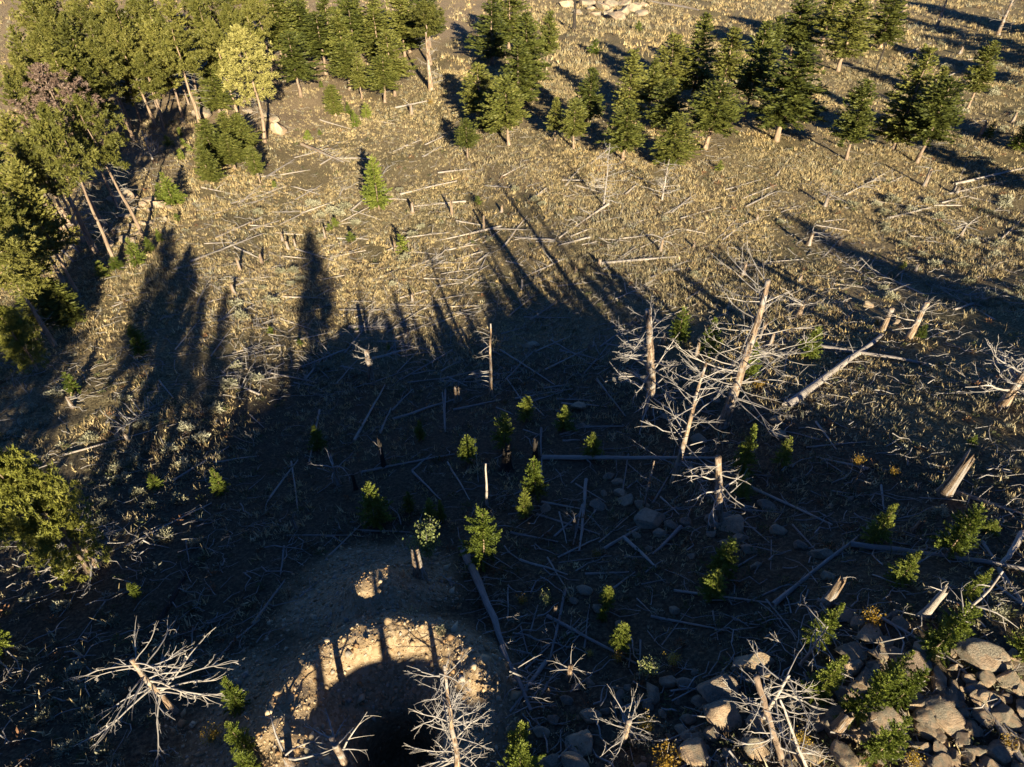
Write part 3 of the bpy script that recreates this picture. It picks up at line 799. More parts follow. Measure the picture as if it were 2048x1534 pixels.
# ------------------------------------------------------------------ evergreens
G_MID = "firs on the open slope"; G_STAND = "pines of the dense stand"; G_SAP = "young firs in the shade"; G_SEED = "fir seedlings"
for a in [
 # kind, base x, base y, top y, crown width px, label
 ('sap', 758, 418, 310, 54, "lone pointed young fir on open sunlit grass with its shadow lying uphill", None),
 ('fir', 985, 128, -6, 62, "tall narrow fir at the top edge beside the dark shadow gap", 0),
 ('fir', 1018, 100, -22, 58, "tall fir at the top edge rising behind the big fir cluster", 1),
 ('fir', 1055, 190, 22, 66, "tallest fir of the big central cluster, topmost crown", 2),
 ('fir', 1093, 142, 20, 32, "slim fir on a bare stem just below the rock pile", 3),
 ('fir', 1040, 212, 86, 70, "broad fir in the middle of the big central cluster", 0),
 ('fir', 958, 238, 130, 62, "dense fir at the shadow side of the big central cluster", 1),
 ('fir', 1018, 290, 150, 62, "fir at the foot of the big central cluster with a pale bare stem", 3),
 ('fir', 985, 268, 178, 52, "low bushy fir tucked under the big central cluster", 0),
 ('fir', 935, 316, 238, 34, "small round topped fir on a thin stem below the central cluster", 3),
 ('fir', 1170, 262, 134, 48, "leaning looking narrow fir standing alone above dark tree shadows", 2),
 ('fir', 1147, 297, 198, 42, "small fir on a long pale stem below the narrow fir", 3),
 ('fir', 1110, 282, 194, 26, "thin half dead fir with grey lower limbs beside the pale stemmed fir", 4),
 ('fir', 1252, 238, 98, 58, "pointed fir at the shady edge of the upper grove", 0),
 ('fir', 1246, 320, 198, 60, "fir in the lowest rank of the upper grove with dark skirts", 2),
 ('fir', 1330, 196, 70, 60, "sharp topped fir in the back rank of the upper grove", 1),
 ('fir', 1384, 196, 28, 62, "tallest pointed fir of the upper grove", 0),
 ('fir', 1296, 225, 118, 40, "slender fir squeezed between two grove firs", 2),
 ('fir', 1332, 262, 158, 54, "fir in the middle rank of the upper grove", 1),
 ('fir', 1338, 330, 226, 66, "wide fir at the lower point of the upper grove", 0),
 ('fir', 1410, 298, 160, 84, "broad yellow green fir with two bare pale stems below", 3),
 ('fir', 1448, 172, 58, 52, "fir with a pointed sunlit top between tall grove firs", 1),
 ('fir', 1486, 242, 42, 58, "dark shaded fir on a long black trunk", 4),
 ('fir', 1526, 165, 30, 42, "narrow fir behind the dark shaded fir", 0),
 ('fir', 1553, 282, 84, 106, "largest spreading fir of the slope with dead limbs at its foot", 2),
 ('fir', 1578, 124, -4, 72, "fir at the top edge behind the largest spreading fir", 3),
 ('fir', 1640, 95, -18, 60, "shaded fir at the top edge with a thin leaning stem", 4),
 ('fir', 1676, 142, -14, 74, "dark green fir at the top edge on a pale bare stem", 2),
 ('fir', 1760, 96, -16, 62, "fir at the top edge furthest along the row of top firs", 1),
 ('fir', 1692, 320, 162, 60, "thin yellow green fir on a long bare stem with broken stub", 4),
 ('fir', 1786, 300, 96, 80, "black looking shaded fir in the trio on the slope", 0),
 ('fir', 1838, 270, 132, 46, "middle fir of the trio rising behind its neighbours", 2),
 ('fir', 1833, 326, 154, 78, "sunlit fir of the trio on a long slanting stem", 3),
 ('fir', 1935, 218, 84, 44, "scraggly fir with a long bare stem out among sagebrush", 4),
 ('sap', 2032, 300, 243, 42, "young fir cut by the picture edge among sagebrush", None),
 ('sap', 1972, 278, 243, 20, "slim young fir beside a leaning broken stem", None),
 # behind the pine stand's open floor
 ('fir', 440, 226, 138, 54, "conical fir at the bouldery edge of the pine stand", 1),
 ('fir', 565, 118, -8, 62, "fir at the top edge next to the yellowing pine", 1),
 ('fir', 612, 118, 2, 58, "fir at the top edge with a pale streak of stem", 2),
 ('fir', 602, 194, 64, 62, "pale green fir on a straight white stem at the clearing edge", 3),
 ('fir', 652, 148, 28, 62, "bushy fir with a cluster of thin stems beneath", 3),
 ('fir', 700, 180, 84, 50, "young bright fir with twin stems at the clearing edge", 3),
 ('fir', 724, 198, 116, 34, "slim fir leaning on the bright twin stemmed fir", 3),
 ('fir', 770, 205, 112, 54, "bright fir on a single thin stem facing the clearing", 3),
 ('fir', 790, 192, 62, 58, "taller fir behind the bright single stemmed fir", 3),
 ('fir', 758, 130, 20, 56, "dark fir at the top edge above the bright firs", 1),
 ('fir', 720, 96, -10, 56, "fir at the top edge in the dark wood over broken stems", 2),
 ('pine', 862, 130, 2, 84, "spreading pine at the wood's end above the dark shadow", 1),
 ('fir', 820, 105, -12, 60, "fir at the top edge beside the spreading pine", 0),
 ('fir', 672, 232, 170, 32, "small pointed fir on the clearing with a thin shadow", 1),
 ('sap', 733, 239, 206, 24, "small dense young fir, largest of the three on the clearing slope", None),
 ('sap', 711, 254, 220, 20, "small young fir, lowest of the three on the clearing slope", None),
 ('sap', 698, 228, 204, 16, "small young fir, topmost of the three on the clearing slope", None),
 ('fir', 425, 366, 292, 44, "low bushy fir at the bottom of the six fir clump", 0),
 ('fir', 432, 322, 240, 46, "fir on the pine stand side of the six fir clump", 1),
 ('fir', 466, 306, 226, 50, "topmost fir of the six fir clump", 0),
 ('fir', 494, 302, 228, 40, "fir on the clearing side of the six fir clump", 1),
 ('fir', 470, 338, 268, 50, "middle fir of the six fir clump", 2),
 ('fir', 521, 366, 292, 26, "slender fir on a white stem beside the six fir clump", 3),
 ('sap', 350, 410, 344, 46, "bushy young fir alone on the pale stony ground", None),
 ('sap', 326, 402, 366, 22, "little fir against the bushy young fir on stony ground", None),
 # along the shaded edge at the side
 ('sap', 275, 530, 476, 32, "largest young fir in the row above the dark shadow edge", None),
 ('sap', 236, 542, 514, 28, "round young fir in the row above the dark shadow edge", None),
 ('sap', 208, 552, 522, 28, "lowest young fir in the row above the dark shadow edge", None),
 ('sap', 303, 505, 474, 18, "small young fir higher up the row above the shadow edge", None),
 ('sap', 322, 484, 458, 16, "topmost young fir in the row above the shadow edge", None),
 ('fir', 146, 652, 560, 54, "fir with a sunlit top standing in the deep shade below leaning trunks", 1),
 ('fir', 88, 650, 555, 66, "dark fir wholly in the deep shade below leaning trunks", 0),
 ('bigpine', 74, 742, 612, 92, "round bushy pine lit on one side at the picture's edge", None),
 ('bigpine', 180, 1150, 902, 172, "big bright yellow green pine towering beside the broken grey snag", None),
 ('sap', 153, 787, 744, 28, "small bright young fir beside a leaning grey stub in dappled shade", None),
 ('sap', 285, 708, 652, 36, "young fir lying in the long tree shadow", None),
 ('sap', 10, 1300, 1205, 60, "young fir cut by the picture's edge in deep shade", None),
 ('sap', 276, 1192, 1165, 22, "small bright topped fir beside the charred log", None),
 ('sap', 480, 1415, 1362, 50, "young fir dark in the shade by the golden shrub and pit", None),
 ('sap', 498, 1504, 1448, 48, "young fir with a lit top below the golden shrub", None),
 ('sap', 505, 1552, 1512, 46, "young fir cut by the lower edge near the pit", None),
 # lit tops in the shade
 ('sap', 638, 897, 848, 38, "bright young fir beside bare white twigs in the shade", None),
 ('sap', 841, 878, 842, 26, "smallest bright round fir alone in the shade", None),
 ('sap', 932, 924, 874, 40, "bright bushy fir upslope of the bleached branch pile", None),
 ('sap', 1008, 890, 826, 42, "bright pointed fir rising behind the charred stump", None),
 ('sap', 1072, 990, 911, 48, "tall bright young fir at the thick end of the long straight log", None),
 ('sap', 1047, 1032, 977, 34, "smaller bright fir just below the tall bright young fir", None),
 ('sap', 752, 1046, 965, 60, "wide bright fir on a thin pale stem above the gravel", None),
 ('sap', 968, 1118, 1026, 76, "broad bright fir beside the thick fallen trunk", None),
 ('sap', 862, 1040, 998, 30, "small fir half hidden behind the pale leaved tree", None),
 ('sap', 884, 1042, 1000, 22, "slim fir peeping out beside the pale leaved tree", None),
 ('sap', 820, 1022, 985, 26, "dim little fir in the shade above the pale leaved tree", None),
 ('sap', 1478, 948, 852, 52, "bright pointed fir beside the twisted short snag", None),
 ('sap', 1485, 992, 950, 36, "small bright fir behind the twisted short snag's branches", None),
 ('sap', 1560, 932, 874, 34, "half lit young fir at the end of the straight log", None),
 ('sap', 1352, 690, 618, 44, "young fir between the two great snags, uphill one", None),
 ('sap', 1416, 706, 640, 50, "young fir between the two great snags, lower one", None),
 ('sap', 1494, 757, 688, 40, "young fir growing against the leaning great snag", None),
 ('sap', 1612, 716, 654, 40, "young fir at the thick end of the crossing log", None),
 ('sap', 1838, 678, 650, 22, "low fir at the foot of the forked broken snag", None),
 ('sap', 1745, 1084, 1009, 54, "bright young fir above the long barkless log", None),
 ('sap', 1893, 1108, 1018, 66, "broad bright fir beside a pale broken log end", None),
 ('sap', 1796, 1164, 1104, 52, "bright fir just below the long barkless log", None),
 ('sap', 1972, 1062, 1040, 34, "low bush like fir past the pale broken log end", None),
 ('sap', 1934, 1194, 1138, 38, "fir behind the bent white pole", None),
 ('sap', 1626, 1288, 1206, 54, "fir beside the golden shrub and the sunlit stump", None),
 ('sap', 1864, 1304, 1208, 70, "wide fir at the foot of the bent white pole", None),
 ('sap', 1622, 1398, 1310, 62, "fir above the leaning bark covered snag in the boulder field", None),
 ('sap', 1694, 1442, 1336, 60, "tallest fir of the boulder field group", None),
 ('sap', 1752, 1380, 1304, 50, "uppermost fir of the boulder field group", None),
 ('sap', 1786, 1410, 1338, 52, "fir on the log side of the boulder field group", None),
 ('sap', 1745, 1520, 1445, 68, "dark round fir low in the boulder field", None),
 ('sap', 2036, 1322, 1252, 62, "fir cut by the picture's edge above the boulder field", None),
 ('sap', 1034, 1510, 1448, 56, "fir at the lower edge next to two rounded boulders", None),
 ('sap', 1040, 1560, 1494, 80, "brighter fir cut by the lower edge below two rounded boulders", None),
 ('sap', 445, 985, 938, 36, "dim young fir standing in the shaded grass", None),
 ('sap', 315, 975, 945, 30, "dark low fir among lit sagebrush", None),
 ('sap', 1440, 1150, 1078, 58, "dark fir in deep shade beside a half buried boulder", None),
 ('sap', 1418, 1192, 1140, 56, "lower dark fir in deep shade beside a half buried boulder", None),
 ('sap', 1052, 838, 792, 36, "dark fir in the shade above the long straight log", None),
 ('sap', 1128, 858, 812, 44, "black looking fir beside crossing thin logs", None),
 ('sap', 1180, 912, 862, 40, "shaded fir touching the long straight log", None),
 ('sap', 1238, 1296, 1250, 46, "dark fir next to the pale green shrub", None),
 ('sap', 1216, 1212, 1174, 34, "dim fir tipped with light above the yellow green bush", None)]:
    tree(*a[:5], a[5], G_MID if a[0] == 'fir' else G_SAP, a[6] if len(a) > 6 else None)

# pine stand: top pixel, height and crown width in metres
for a in [
 ('pine', 165, 182, 14.6, 5.0, "pine with a clean straight trunk foremost at the scree", 3),
 ('pine', 84, 212, 15.0, 5.0, "pine with a thick tan trunk beside the straight trunked pine", 3),
 ('rpine', 74, 122, 13.5, 6.6, "rust brown dead pine still holding its needles", 2),
 ('pine', 336, 44, 13.5, 6.8, "yellow tipped pine with a bare curved trunk over a pale boulder", 3),
 ('pine', 272, 104, 10.0, 5.2, "smaller two tiered pine at the stand's lower edge", 1),
 ('pine', 188, 78, 12.5, 5.6, "pine with a visible orange trunk in the stand's middle", 3),
 ('ypine', 468, 48, 15.5, 7.2, "pale yellowing pine with a long bare trunk beside the clearing", 0)]:
    tree_top(a[0], a[1], a[2], a[3], a[4], a[5], G_STAND, a[6])
LAB_UP = "olive green pine crowded in the stand above the rust brown pine"
LAB_MID = "olive green pine packed between the yellow tipped pine and the top edge"
LAB_SIDE = "shaggy pine with grey dead limbs on the picture's edge below the rust brown pine"
for tx, ty, h, w in [(20, 52, 13, 5.5), (58, 4, 13, 5.8), (68, 62, 13.5, 6), (108, 8, 14, 6), (130, 48, 13, 6), (100, 88, 13, 5.8), (140, 92, 12.5, 5.8), (28, 108, 12.5, 5.2), (6, 150, 12, 5), (150, 122, 11, 5.5), (85, -30, 13, 6), (140, -28, 13, 6), (40, -24, 13, 6)]:
    tree_top('pine', tx, ty, h, w * 0.86, LAB_UP, G_STAND)
for tx, ty, h, w in [(160, 6, 13, 6), (205, 2, 13, 6), (180, 44, 13, 5.8), (232, 34, 13.5, 6), (248, -4, 13, 6), (290, 4, 13, 5.5), (300, 44, 12.5, 5.5), (262, 62, 11.5, 5), (332, -6, 13, 6), (392, 4, 14, 6), (424, 40, 13, 5.8), (455, 4, 13, 5.5), (486, 14, 12.5, 5.2), (372, -20, 13, 6), (508, -14, 13, 5.5), (224, 96, 9.5, 4.6), (190, -34, 13, 6), (275, -36, 13, 6), (420, -30, 13, 6), (465, -38, 13, 6), (320, 30, 12, 5), (225, 8, 13, 5.5)]:
    tree_top('pine', tx, ty, h, w * 0.86, LAB_MID, G_STAND)
for tx, ty, h, w in [(6, 236, 11.5, 4.6), (40, 262, 12.0, 3.4), (-16, 300, 12.5, 5.0), (18, 330, 12, 4.2), (-8, 392, 11, 4.6), (22, 440, 9.5, 3.6), (-24, 470, 10, 4.6)]:
    tree_top('pine', tx, ty, h, w, LAB_SIDE, G_STAND, PR.choice([3, 4]))
for tx, ty, h, w, l in [(640, -22, 13, 4.6, "fir topping the dark wood straight above the bushy clustered fir"), (690, -30, 13, 4.6, "fir topping the dark wood above the twin stemmed fir"), (745, -26, 13, 4.8, "fir topping the dark wood above the taller bright fir"), (795, -34, 13, 4.8, "fir topping the dark wood next to the spreading pine"), (590, -40, 13, 4.6, "fir topping the wood above the pale streaked fir"), (850, -40, 12, 5.0, "last fir topping the wood before the open slope"), (540, -34, 13, 4.6, "fir topping the wood above the yellowing pine"), (676, 18, 12, 4.2, "half shaded fir inside the dark wood over the young bright fir")]:
    tree_top('fir', tx, ty, h, w, l, G_MID)
# seedlings
for x, y, t, l in [(362, 270, 255, "seedling fir below the pine stand, uppermost of four on the pale slope"), (367, 292, 277, "seedling fir below the pine stand, second of four on the pale slope"), (380, 304, 290, "seedling fir below the pine stand, clearing side of four on the pale slope"), (366, 318, 298, "seedling fir below the pine stand, lowest of four on the pale slope"),
                   (338, 293, 272, "seedling fir against the grey thicket at the pine stand"), (356, 442, 428, "tiny seedling at the end of the scree"), (618, 280, 262, "seedling fir at the broken end of the split pine trunk"), (640, 270, 260, "small seedling fir beyond the split pine trunk"),
                   (642, 174, 162, "seedling fir at the clearing edge under the wood"), (549, 375, 362, "seedling fir on bare grass next to the white stemmed fir"), (670, 452, 436, "upper seedling of the sagebrush pair"), (659, 461, 448, "lower seedling of the sagebrush pair"), (702, 483, 464, "seedling fir with a dark shadow over a thin log"),
                   (803, 504, 471, "bright seedling fir standing beside a thin upright stub"), (955, 408, 392, "bright seedling fir beside the long trunk shadow"), (543, 668, 654, "yellow green seedling at the broad tree shadow"), (599, 690, 677, "yellow green seedling inside the broad tree shadow"), (777, 699, 688, "yellow green seedling above the grey fallen trunk"),
                   (1190, 108, 80, "bright seedling fir on a bare patch under the rock pile"), (1276, 62, 43, "seedling fir right below the rock pile"), (1438, 340, 322, "seedling fir beside a fallen white pole on the open slope"), (1310, 328, 312, "dull seedling fir under the upper grove"), (1680, 292, 278, "seedling fir at the foot of the broken stubbed fir"),
                   (1802, 540, 524, "seedling fir among grey brush on the open slope"), (1205, 1238, 1216, "yellow green seedling under a curved white twig"), (1940, 890, 872, "yellow green seedling in the dappled grass above the big stump")]:
    tree('tiny', x, y, t, (y - t) * 0.95, l, G_SEED)

# trees on the ridge that the drone hovers over: they throw the long shadows
RIDGE = "tall ridge conifer throwing a long shadow down the slope"
for tx, ty, bk, kd, w in [(345, 452, 92, 'fir', 2.5), (618, 462, 96, 'fir', 3.1), (366, 588, 78, 'fir', 1.4), (406, 562, 84, 'fir', 1.4), (440, 580, 80, 'fir', 1.4), (196, 520, 80, 'fir', 4.4), (95, 560, 80, 'fir', 4.6),
                          (1560, 420, 104, 'fir', 2.6), (1690, 500, 92, 'fir', 2.6), (1880, 560, 80, 'fir', 3.4), (1990, 660, 68, 'fir', 3.6), (2040, 540, 84, 'fir', 3.4), (1960, 420, 96, 'fir', 3.0)]:
    far_tree(tx, ty, bk, kd, w, RIDGE)
for tx, ty, bk, w in [(922, 362, 106, 0.55), (1036, 384, 100, 0.5), (872, 560, 84, 0.4), (1130, 470, 94, 0.5), (690, 640, 76, 0.45), (780, 640, 74, 0.5)]:
    far_tree(tx, ty, bk, 'snag', w, "bare dead trunk on the ridge throwing a thin straight shadow")
for x, y, t in [(2105, 75, -90), (2150, 125, -70), (2135, 200, 30), (2190, 95, -90), (2250, 180, 0), (2120, 330, 170), (2180, 420, 230)]:
    tree('fir', x, y, t, 80, "fir standing past the picture's edge, throwing its shadow across the top corner", "firs past the edge")

# ------------------------------------------------------------------ standing dead trees
D_ALL = (-0.2, 0.4)
snag(1303, 826, 618, 11, 52, 3.7, 0.12, 0.97, "great upright snag with a dense spread of crooked white limbs", GNARLED, 0.5, D_ALL, None, 0.48, None, -0.16)
snag(1444, 852, 560, 11, 62, 4.2, 0.20, 0.99, "great tall snag leaning uphill with a tan trunk and white limbs", LIMBS, 0.4, D_ALL, None, 0.55)
snag(1347, 968, 730, 7, 34, 3.2, 0.16, 0.98, "slim snag in front of the two great snags with comb like limbs", LIMBS, 0.3, (0.0, 0.55), None, 0.65)
snag(1437, 1048, 914, 9, 16, 2.9, 0.30, 0.95, "short thick snag with long twisted limbs beside the bright pointed fir", GNARLED, 0.7, (-0.35, 0.3), None, 0.55, None, -0.2)
snag(1288, 1014, 922, 3.5, 7, 1.1, 0.15, 0.75, "thin little snag with a few hooked limbs below the slim snag", CURVED, 0.4, (-0.2, 0.5))
snag(983, 792, 648, 4, 14, 1.6, 0.12, 0.95, "thin bare pole with limbs down one side near the shadow edge", CURVED, 0.3, (-0.1, 0.4), None, 1.2, math.pi)
snag(743, 758, 700, 6, 12, 2.2, 0.72, 0.99, "short broken snag with pale limbs bursting from its top", LIMBS, 0.75, (-0.1, 0.6))
snag(2004, 812, 716, 10, 26, 3.4, 0.25, 0.98, "snag at the picture's edge with white limbs fanning downhill", LIMBS, 0.5, D_ALL)
snag(192, 1132, 1034, 10, 30, 2.2, 0.10, 0.96, "broken grey snag with many limbs beside the big bright pine", LIMBS, 0.7, (-0.35, 0.45))
snag(352, 1424, 1322, 6, 30, 3.5, 0.35, 0.99, "broken topped snag seen from above with long crooked limbs", GNARLED, 0.75, (-0.3, 0.35), None, 0.42)
snag(912, 1544, 1338, 7, 58, 1.5, 0.08, 0.98, "bushy grey snag standing beside the dug pit", LIMBS, 0.3, (-0.2, 0.6))
snag(702, 1546, 1474, 8, 6, 1.5, 0.55, 0.98, "short pale snag with two bent limbs at the pit's near side", CURVED, 0.8, (-0.1, 0.5), None, 1.4)
snag(1246, 1480, 1440, 7, 22, 1.4, 0.35, 0.98, "short snag crowned with radiating limbs above the lichened slab", LIMBS, 0.8, (-0.4, 0.7))
snag(1138, 1358, 1332, 6, 9, 1.3, 0.6, 0.98, "short snag with thin drooping limbs beside the diagonal log", CURVED, 0.85, (-0.1, 0.5))
snag(1562, 1516, 1348, 7, 16, 1.4, 0.15, 0.85, "bark covered snag leaning over the boulders below the fir", LIMBS, 0.8, (-0.3, 0.4), M_LIVE, 1.0, None, -0.38)
snag(1615, 1546, 1394, 4, 9, 1.2, 0.2, 0.9, "slim dark snag behind the golden shrub in the boulders", LIMBS, 0.5, (-0.3, 0.4), M_GREY, 1.0, None, -0.42)
snag(1524, 1440, 1352, 5, 22, 2.1, 0.2, 0.98, "grey many limbed dead tree sprawling over the big boulders", LIMBS, 0.5, (-0.3, 0.35), M_GREY)
snag(1600, 1330, 1250, 3, 14, 1.7, 0.1, 0.98, "small grey dead tree with curved limbs above the round boulder", LIMBS, 0.4, (-0.2, 0.5), M_GREY)
snag(1816, 678, 604, 7, 9, 2.4, 0.4, 0.98, "forked broken snag with long limbs over the lit grass", LIMBS, 0.7, (-0.1, 0.4))
snag(1764, 660, 616, 6, 7, 1.2, 0.5, 0.98, "short bark covered snag beside the forked broken snag", LIMBS, 0.85, (-0.1, 0.5))
snag(1893, 1266, 1144, 3.5, 5, 1.3, 0.3, 0.98, "bent white pole rising through the wide fir", CURVED, 0.5, (0, 0.5), M_GREY, 1.4)
snag(1207, 412, 285, 1.9, 44, 2.4, 0.10, 0.95, "bleached snag on the open slope under the upper grove", LIMBS, 0.2, D_ALL, M_GREY)
snag(1324, 400, 318, 1.9, 34, 2.2, 0.10, 0.9, "bleached snag with a forked foot below the wide grove fir", LIMBS, 0.2, D_ALL, M_GREY)
snag(862, 180, 64, 5, 24, 2.4, 0.08, 0.9, "half bare dead pine at the wood's end with grey limbs", LIMBS, 0.3, D_ALL)
snag(712, 96, 20, 5, 16, 2.6, 0.1, 0.9, "broken dead tree with splayed limbs inside the dark wood", CURVED, 0.5, (-0.6, 0.2))
snag(1148, 60, -10, 4, 8, 2.0, 0.4, 0.95, "dark forked dead stem beside the rock pile", LIMBS, 0.5, D_ALL, M_CHAR)
snag(1872, 56, -12, 3.5, 14, 2.2, 0.2, 0.9, "dead tree with grey limbs at the top edge above the sagebrush", LIMBS, 0.4, D_ALL)
snag(1995, 70, -16, 4, 18, 2.8, 0.15, 0.9, "larger dead tree with grey limbs near the top corner", LIMBS, 0.4, D_ALL)
snag(1752, 140, 84, 2, 3, 0.8, 0.3, 0.8, "thin black leaning pole between the top edge firs", CURVED, 0.6, D_ALL, M_CHAR)
snag(192, 505, 268, 6, 30, 2.4, 0.15, 0.75, "thin dead pine trunk with grey limbs beside the thick tan trunk", LIMBS, 0.4, (-0.4, 0.2), M_LIVE)
snag(232, 250, 195, 3, 10, 1.8, 0.3, 0.95, "small forked dead tree in the shade of the pine stand", LIMBS, 0.5, (0.2, 0.9))
snag(305, 318, 262, 2, 26, 2.2, 0.05, 0.6, "grey dead thicket like tree at the pine stand's corner", LIMBS, 0.4, (0.0, 0.9), M_GREY)
snag(1700, 980, 930, 2, 3, 0.8, 0.4, 0.9, "thin twig topped stake in the shade by the straight log", CURVED, 0.5)
snag(975, 1010, 930, 3, 0, 1, 0, 1, "short grey stake among the bleached branch pile", LIMBS, 0.5, D_ALL, M_GREY)

for x, y, t, l in [(168, 484, 296, "thin bare pine pole nearest the fallen tan trunks"), (214, 470, 300, "thin bare pine pole between the scree and the thick tan trunk"), (122, 520, 330, "thin bare pine pole standing in the shade past the fallen tan trunks"), (238, 420, 290, "thin bare pine pole at the head of the scree"), (140, 450, 262, "leaning looking bare pine pole deep in the stand's lower edge")]:
    snag(x, y, t, 3.2, 18, 2.0, 0.12, 0.8, l, LIMBS, 0.4, (-0.4, 0.15), M_LIVE, 0.8)
# ------------------------------------------------------------------ stumps
G_ST = "stumps and broken stubs"
for x, y, t, r, l, pool, nl, Lm in [
 (838, 1152, 1092, 10, "hollow charred topped stump beside the pale leaved tree", STUMP_HOLLOW, 0, 0),
 (1013, 938, 888, 10, "black charred stump with a splintered tan top", STUMP_CHAR, 0, 0),
 (1886, 990, 896, 10, "tall thick stump with scaly tan bark at the dappled grass", STUMPS, 0, 0),
 (1652, 1210, 1152, 9, "sunlit stump above the fir and the golden shrub", STUMPS, 2, 0.5),
 (1848, 1232, 1166, 8, "stout grey stump with a ragged top behind the wide fir", STUMP_GREY, 3, 0.9),
 (1668, 1462, 1424, 12, "hollow weathered stump among boulders below the fir group", STUMP_HOLLOW, 0, 0),
 (915, 802, 770, 6, "stump with a side stub beside the long slanting log", STUMPS, 1, 0.6),
 (768, 934, 872, 4, "thin blackened stub with white twigs in the shade", STUMP_CHAR, 2, 0.8),
 (712, 978, 942, 4, "dark blackened stub below the limbed stump", STUMP_CHAR, 2, 0.9),
 (676, 968, 930, 5, "stump with long pale limbs reaching sideways", STUMPS, 6, 2.0),
 (592, 1058, 1034, 4, "small lit stump with two twigs above the gravel", STUMPS, 3, 0.6),
 (1148, 1060, 1042, 5, "small jagged stump lit on top in the deep shade", STUMPS, 3, 0.7),
 (1070, 914, 874, 5, "forked charred stub at the end of the long straight log", STUMP_CHAR, 0, 0),
 (1110, 1228, 1210, 4, "small tan stump beside the green bush", STUMPS, 0, 0),
 (1095, 1393, 1378, 4, "tiny lit stump below the limbed short snag", STUMPS, 1, 0.6),
 (1832, 1062, 1038, 7, "squat split stump with a dark hollow beside the broad fir", STUMPS, 0, 0),
 (580, 1526, 1508, 8, "stump top with one arched limb at the lower edge", STUMPS, 3, 1.4),
 (1392, 712, 682, 5, "broken stub between the great snags", STUMPS, 0, 0),
 (1328, 684, 670, 5, "low stub beneath the great upright snag's limbs", STUMPS, 0, 0),
 (1520, 678, 640, 5, "tall broken stub behind the leaning great snag", STUMPS, 0, 0),
 (1540, 690, 664, 4, "lower broken stub behind the leaning great snag", STUMPS, 0, 0),
 (1178, 700, 688, 4, "small stub at the edge of the deep shade", STUMPS, 0, 0),
 (1594, 702, 672, 5, "slanting stub at the crossing logs", STUMPS, 0, 0),
 (1597, 632, 604, 5, "stub with arched grey limbs above the crossing logs", STUMPS, 6, 1.5),
 (1599, 562, 548, 4, "short post like stub above the arched limbs", STUMPS, 0, 0),
 (1485, 552, 522, 4, "tall pale stub at the top of the leaning great snag", STUMPS, 2, 1.0),
 (1617, 490, 462, 4, "slanting tan stub with thin limbs on the open slope", STUMPS, 4, 1.4),
 (1678, 490, 474, 3.5, "short split stub with a hooked limb on the open slope", STUMPS, 2, 1.0),
 (1830, 542, 524, 4, "stub beside the seedling among grey brush", STUMPS, 1, 1.0),
 (1650, 412, 384, 3.5, "leaning stub with swept grey limbs above the open slope", STUMPS, 6, 1.4),
 (1920, 474, 446, 3.5, "stub with a fan of pale limbs among sagebrush", STUMPS, 9, 1.9),
 (1848, 372, 334, 3.5, "slanting tan stub below the trio of firs", STUMPS, 4, 1.5),
 (1958, 276, 242, 4, "leaning broken stem with grey limbs beside the slim young fir", STUMPS, 7, 1.8),
 (2024, 246, 222, 3, "broken stem with a bent tip near the picture edge", STUMPS, 1, 1.0),
 (1920, 108, 92, 3, "pale stick like stub in the upper sagebrush", STUMPS, 0, 0),
 (1912, 388, 372, 3.5, "stub at the thick end of the long white pole", STUMPS, 0, 0),
 (1806, 26, 6, 3, "slanting stub with arched limbs at the top edge", STUMPS, 4, 1.6),
 (1513, 440, 428, 3, "short stub casting a long thin shadow", STUMPS, 0, 0),
 (1387, 494, 482, 3, "small post like stub on the mid slope", STUMPS, 0, 0),
 (1321, 502, 474, 3.5, "forked pale stub with white limbs on the mid slope", STUMPS, 6, 1.6),
 (1199, 530, 516, 4, "stub at the broken foot of the reddish log", STUMPS, 0, 0),
 (1152, 544, 532, 3, "small stub where the long trunk shadow passes", STUMPS, 0, 0),
 (1044, 578, 558, 2.5, "thin white stub in the long trunk shadow", STUMP_GREY, 0, 0),
 (1004, 424, 410, 2.5, "small pale post on the upper slope", STUMPS, 0, 0),
 (968, 460, 428, 2.5, "thin upright post beside the long trunk shadow", STUMPS, 0, 0),
 (904, 430, 396, 3, "leaning thin post above the grey brush", STUMPS, 2, 1.0),
 (826, 426, 402, 3, "post at the end of a thin grey log near the lone fir", STUMPS, 0, 0),
 (791, 504, 480, 2.5, "thin stub standing beside the bright seedling", STUMPS, 0, 0),
 (825, 602, 584, 3, "tan stub throwing a straight black shadow", STUMPS, 0, 0),
 (815, 672, 658, 5, "fat low stub above the shade with a thick shadow", STUMPS, 0, 0),
 (576, 498, 480, 3, "stub of the close pair near the sagebrush patch, taller one", STUMPS, 0, 0),
 (591, 494, 476, 2.5, "stub of the close pair near the sagebrush patch, thinner one", STUMPS, 0, 0),
 (566, 482, 466, 2.5, "stub just above the close pair of stubs", STUMPS, 0, 0),
 (524, 526, 506, 3, "stub with a slanting shadow past the sagebrush patch", STUMPS, 0, 0),
 (651, 476, 452, 2.5, "slim leaning stub below the sagebrush pair", STUMPS, 0, 0),
 (480, 540, 512, 2.5, "slim stub on the lit grass between the two tree shadows", STUMPS, 0, 0),
 (468, 588, 566, 3, "stub at the butt of a pale log above tree shadows", STUMPS, 0, 0),
 (823, 228, 206, 3, "little dead stub with twigs under the bright firs", STUMPS, 5, 1.4),
 (256, 880, 866, 4, "small lit stub in the striped shade", STUMPS, 0, 0),
 (146, 815, 792, 4, "leaning lit stub with grey twigs in the striped shade", STUMPS, 4, 1.2)]:
    stump(x, y, t, r, l, pool, G_ST, nl, Lm)

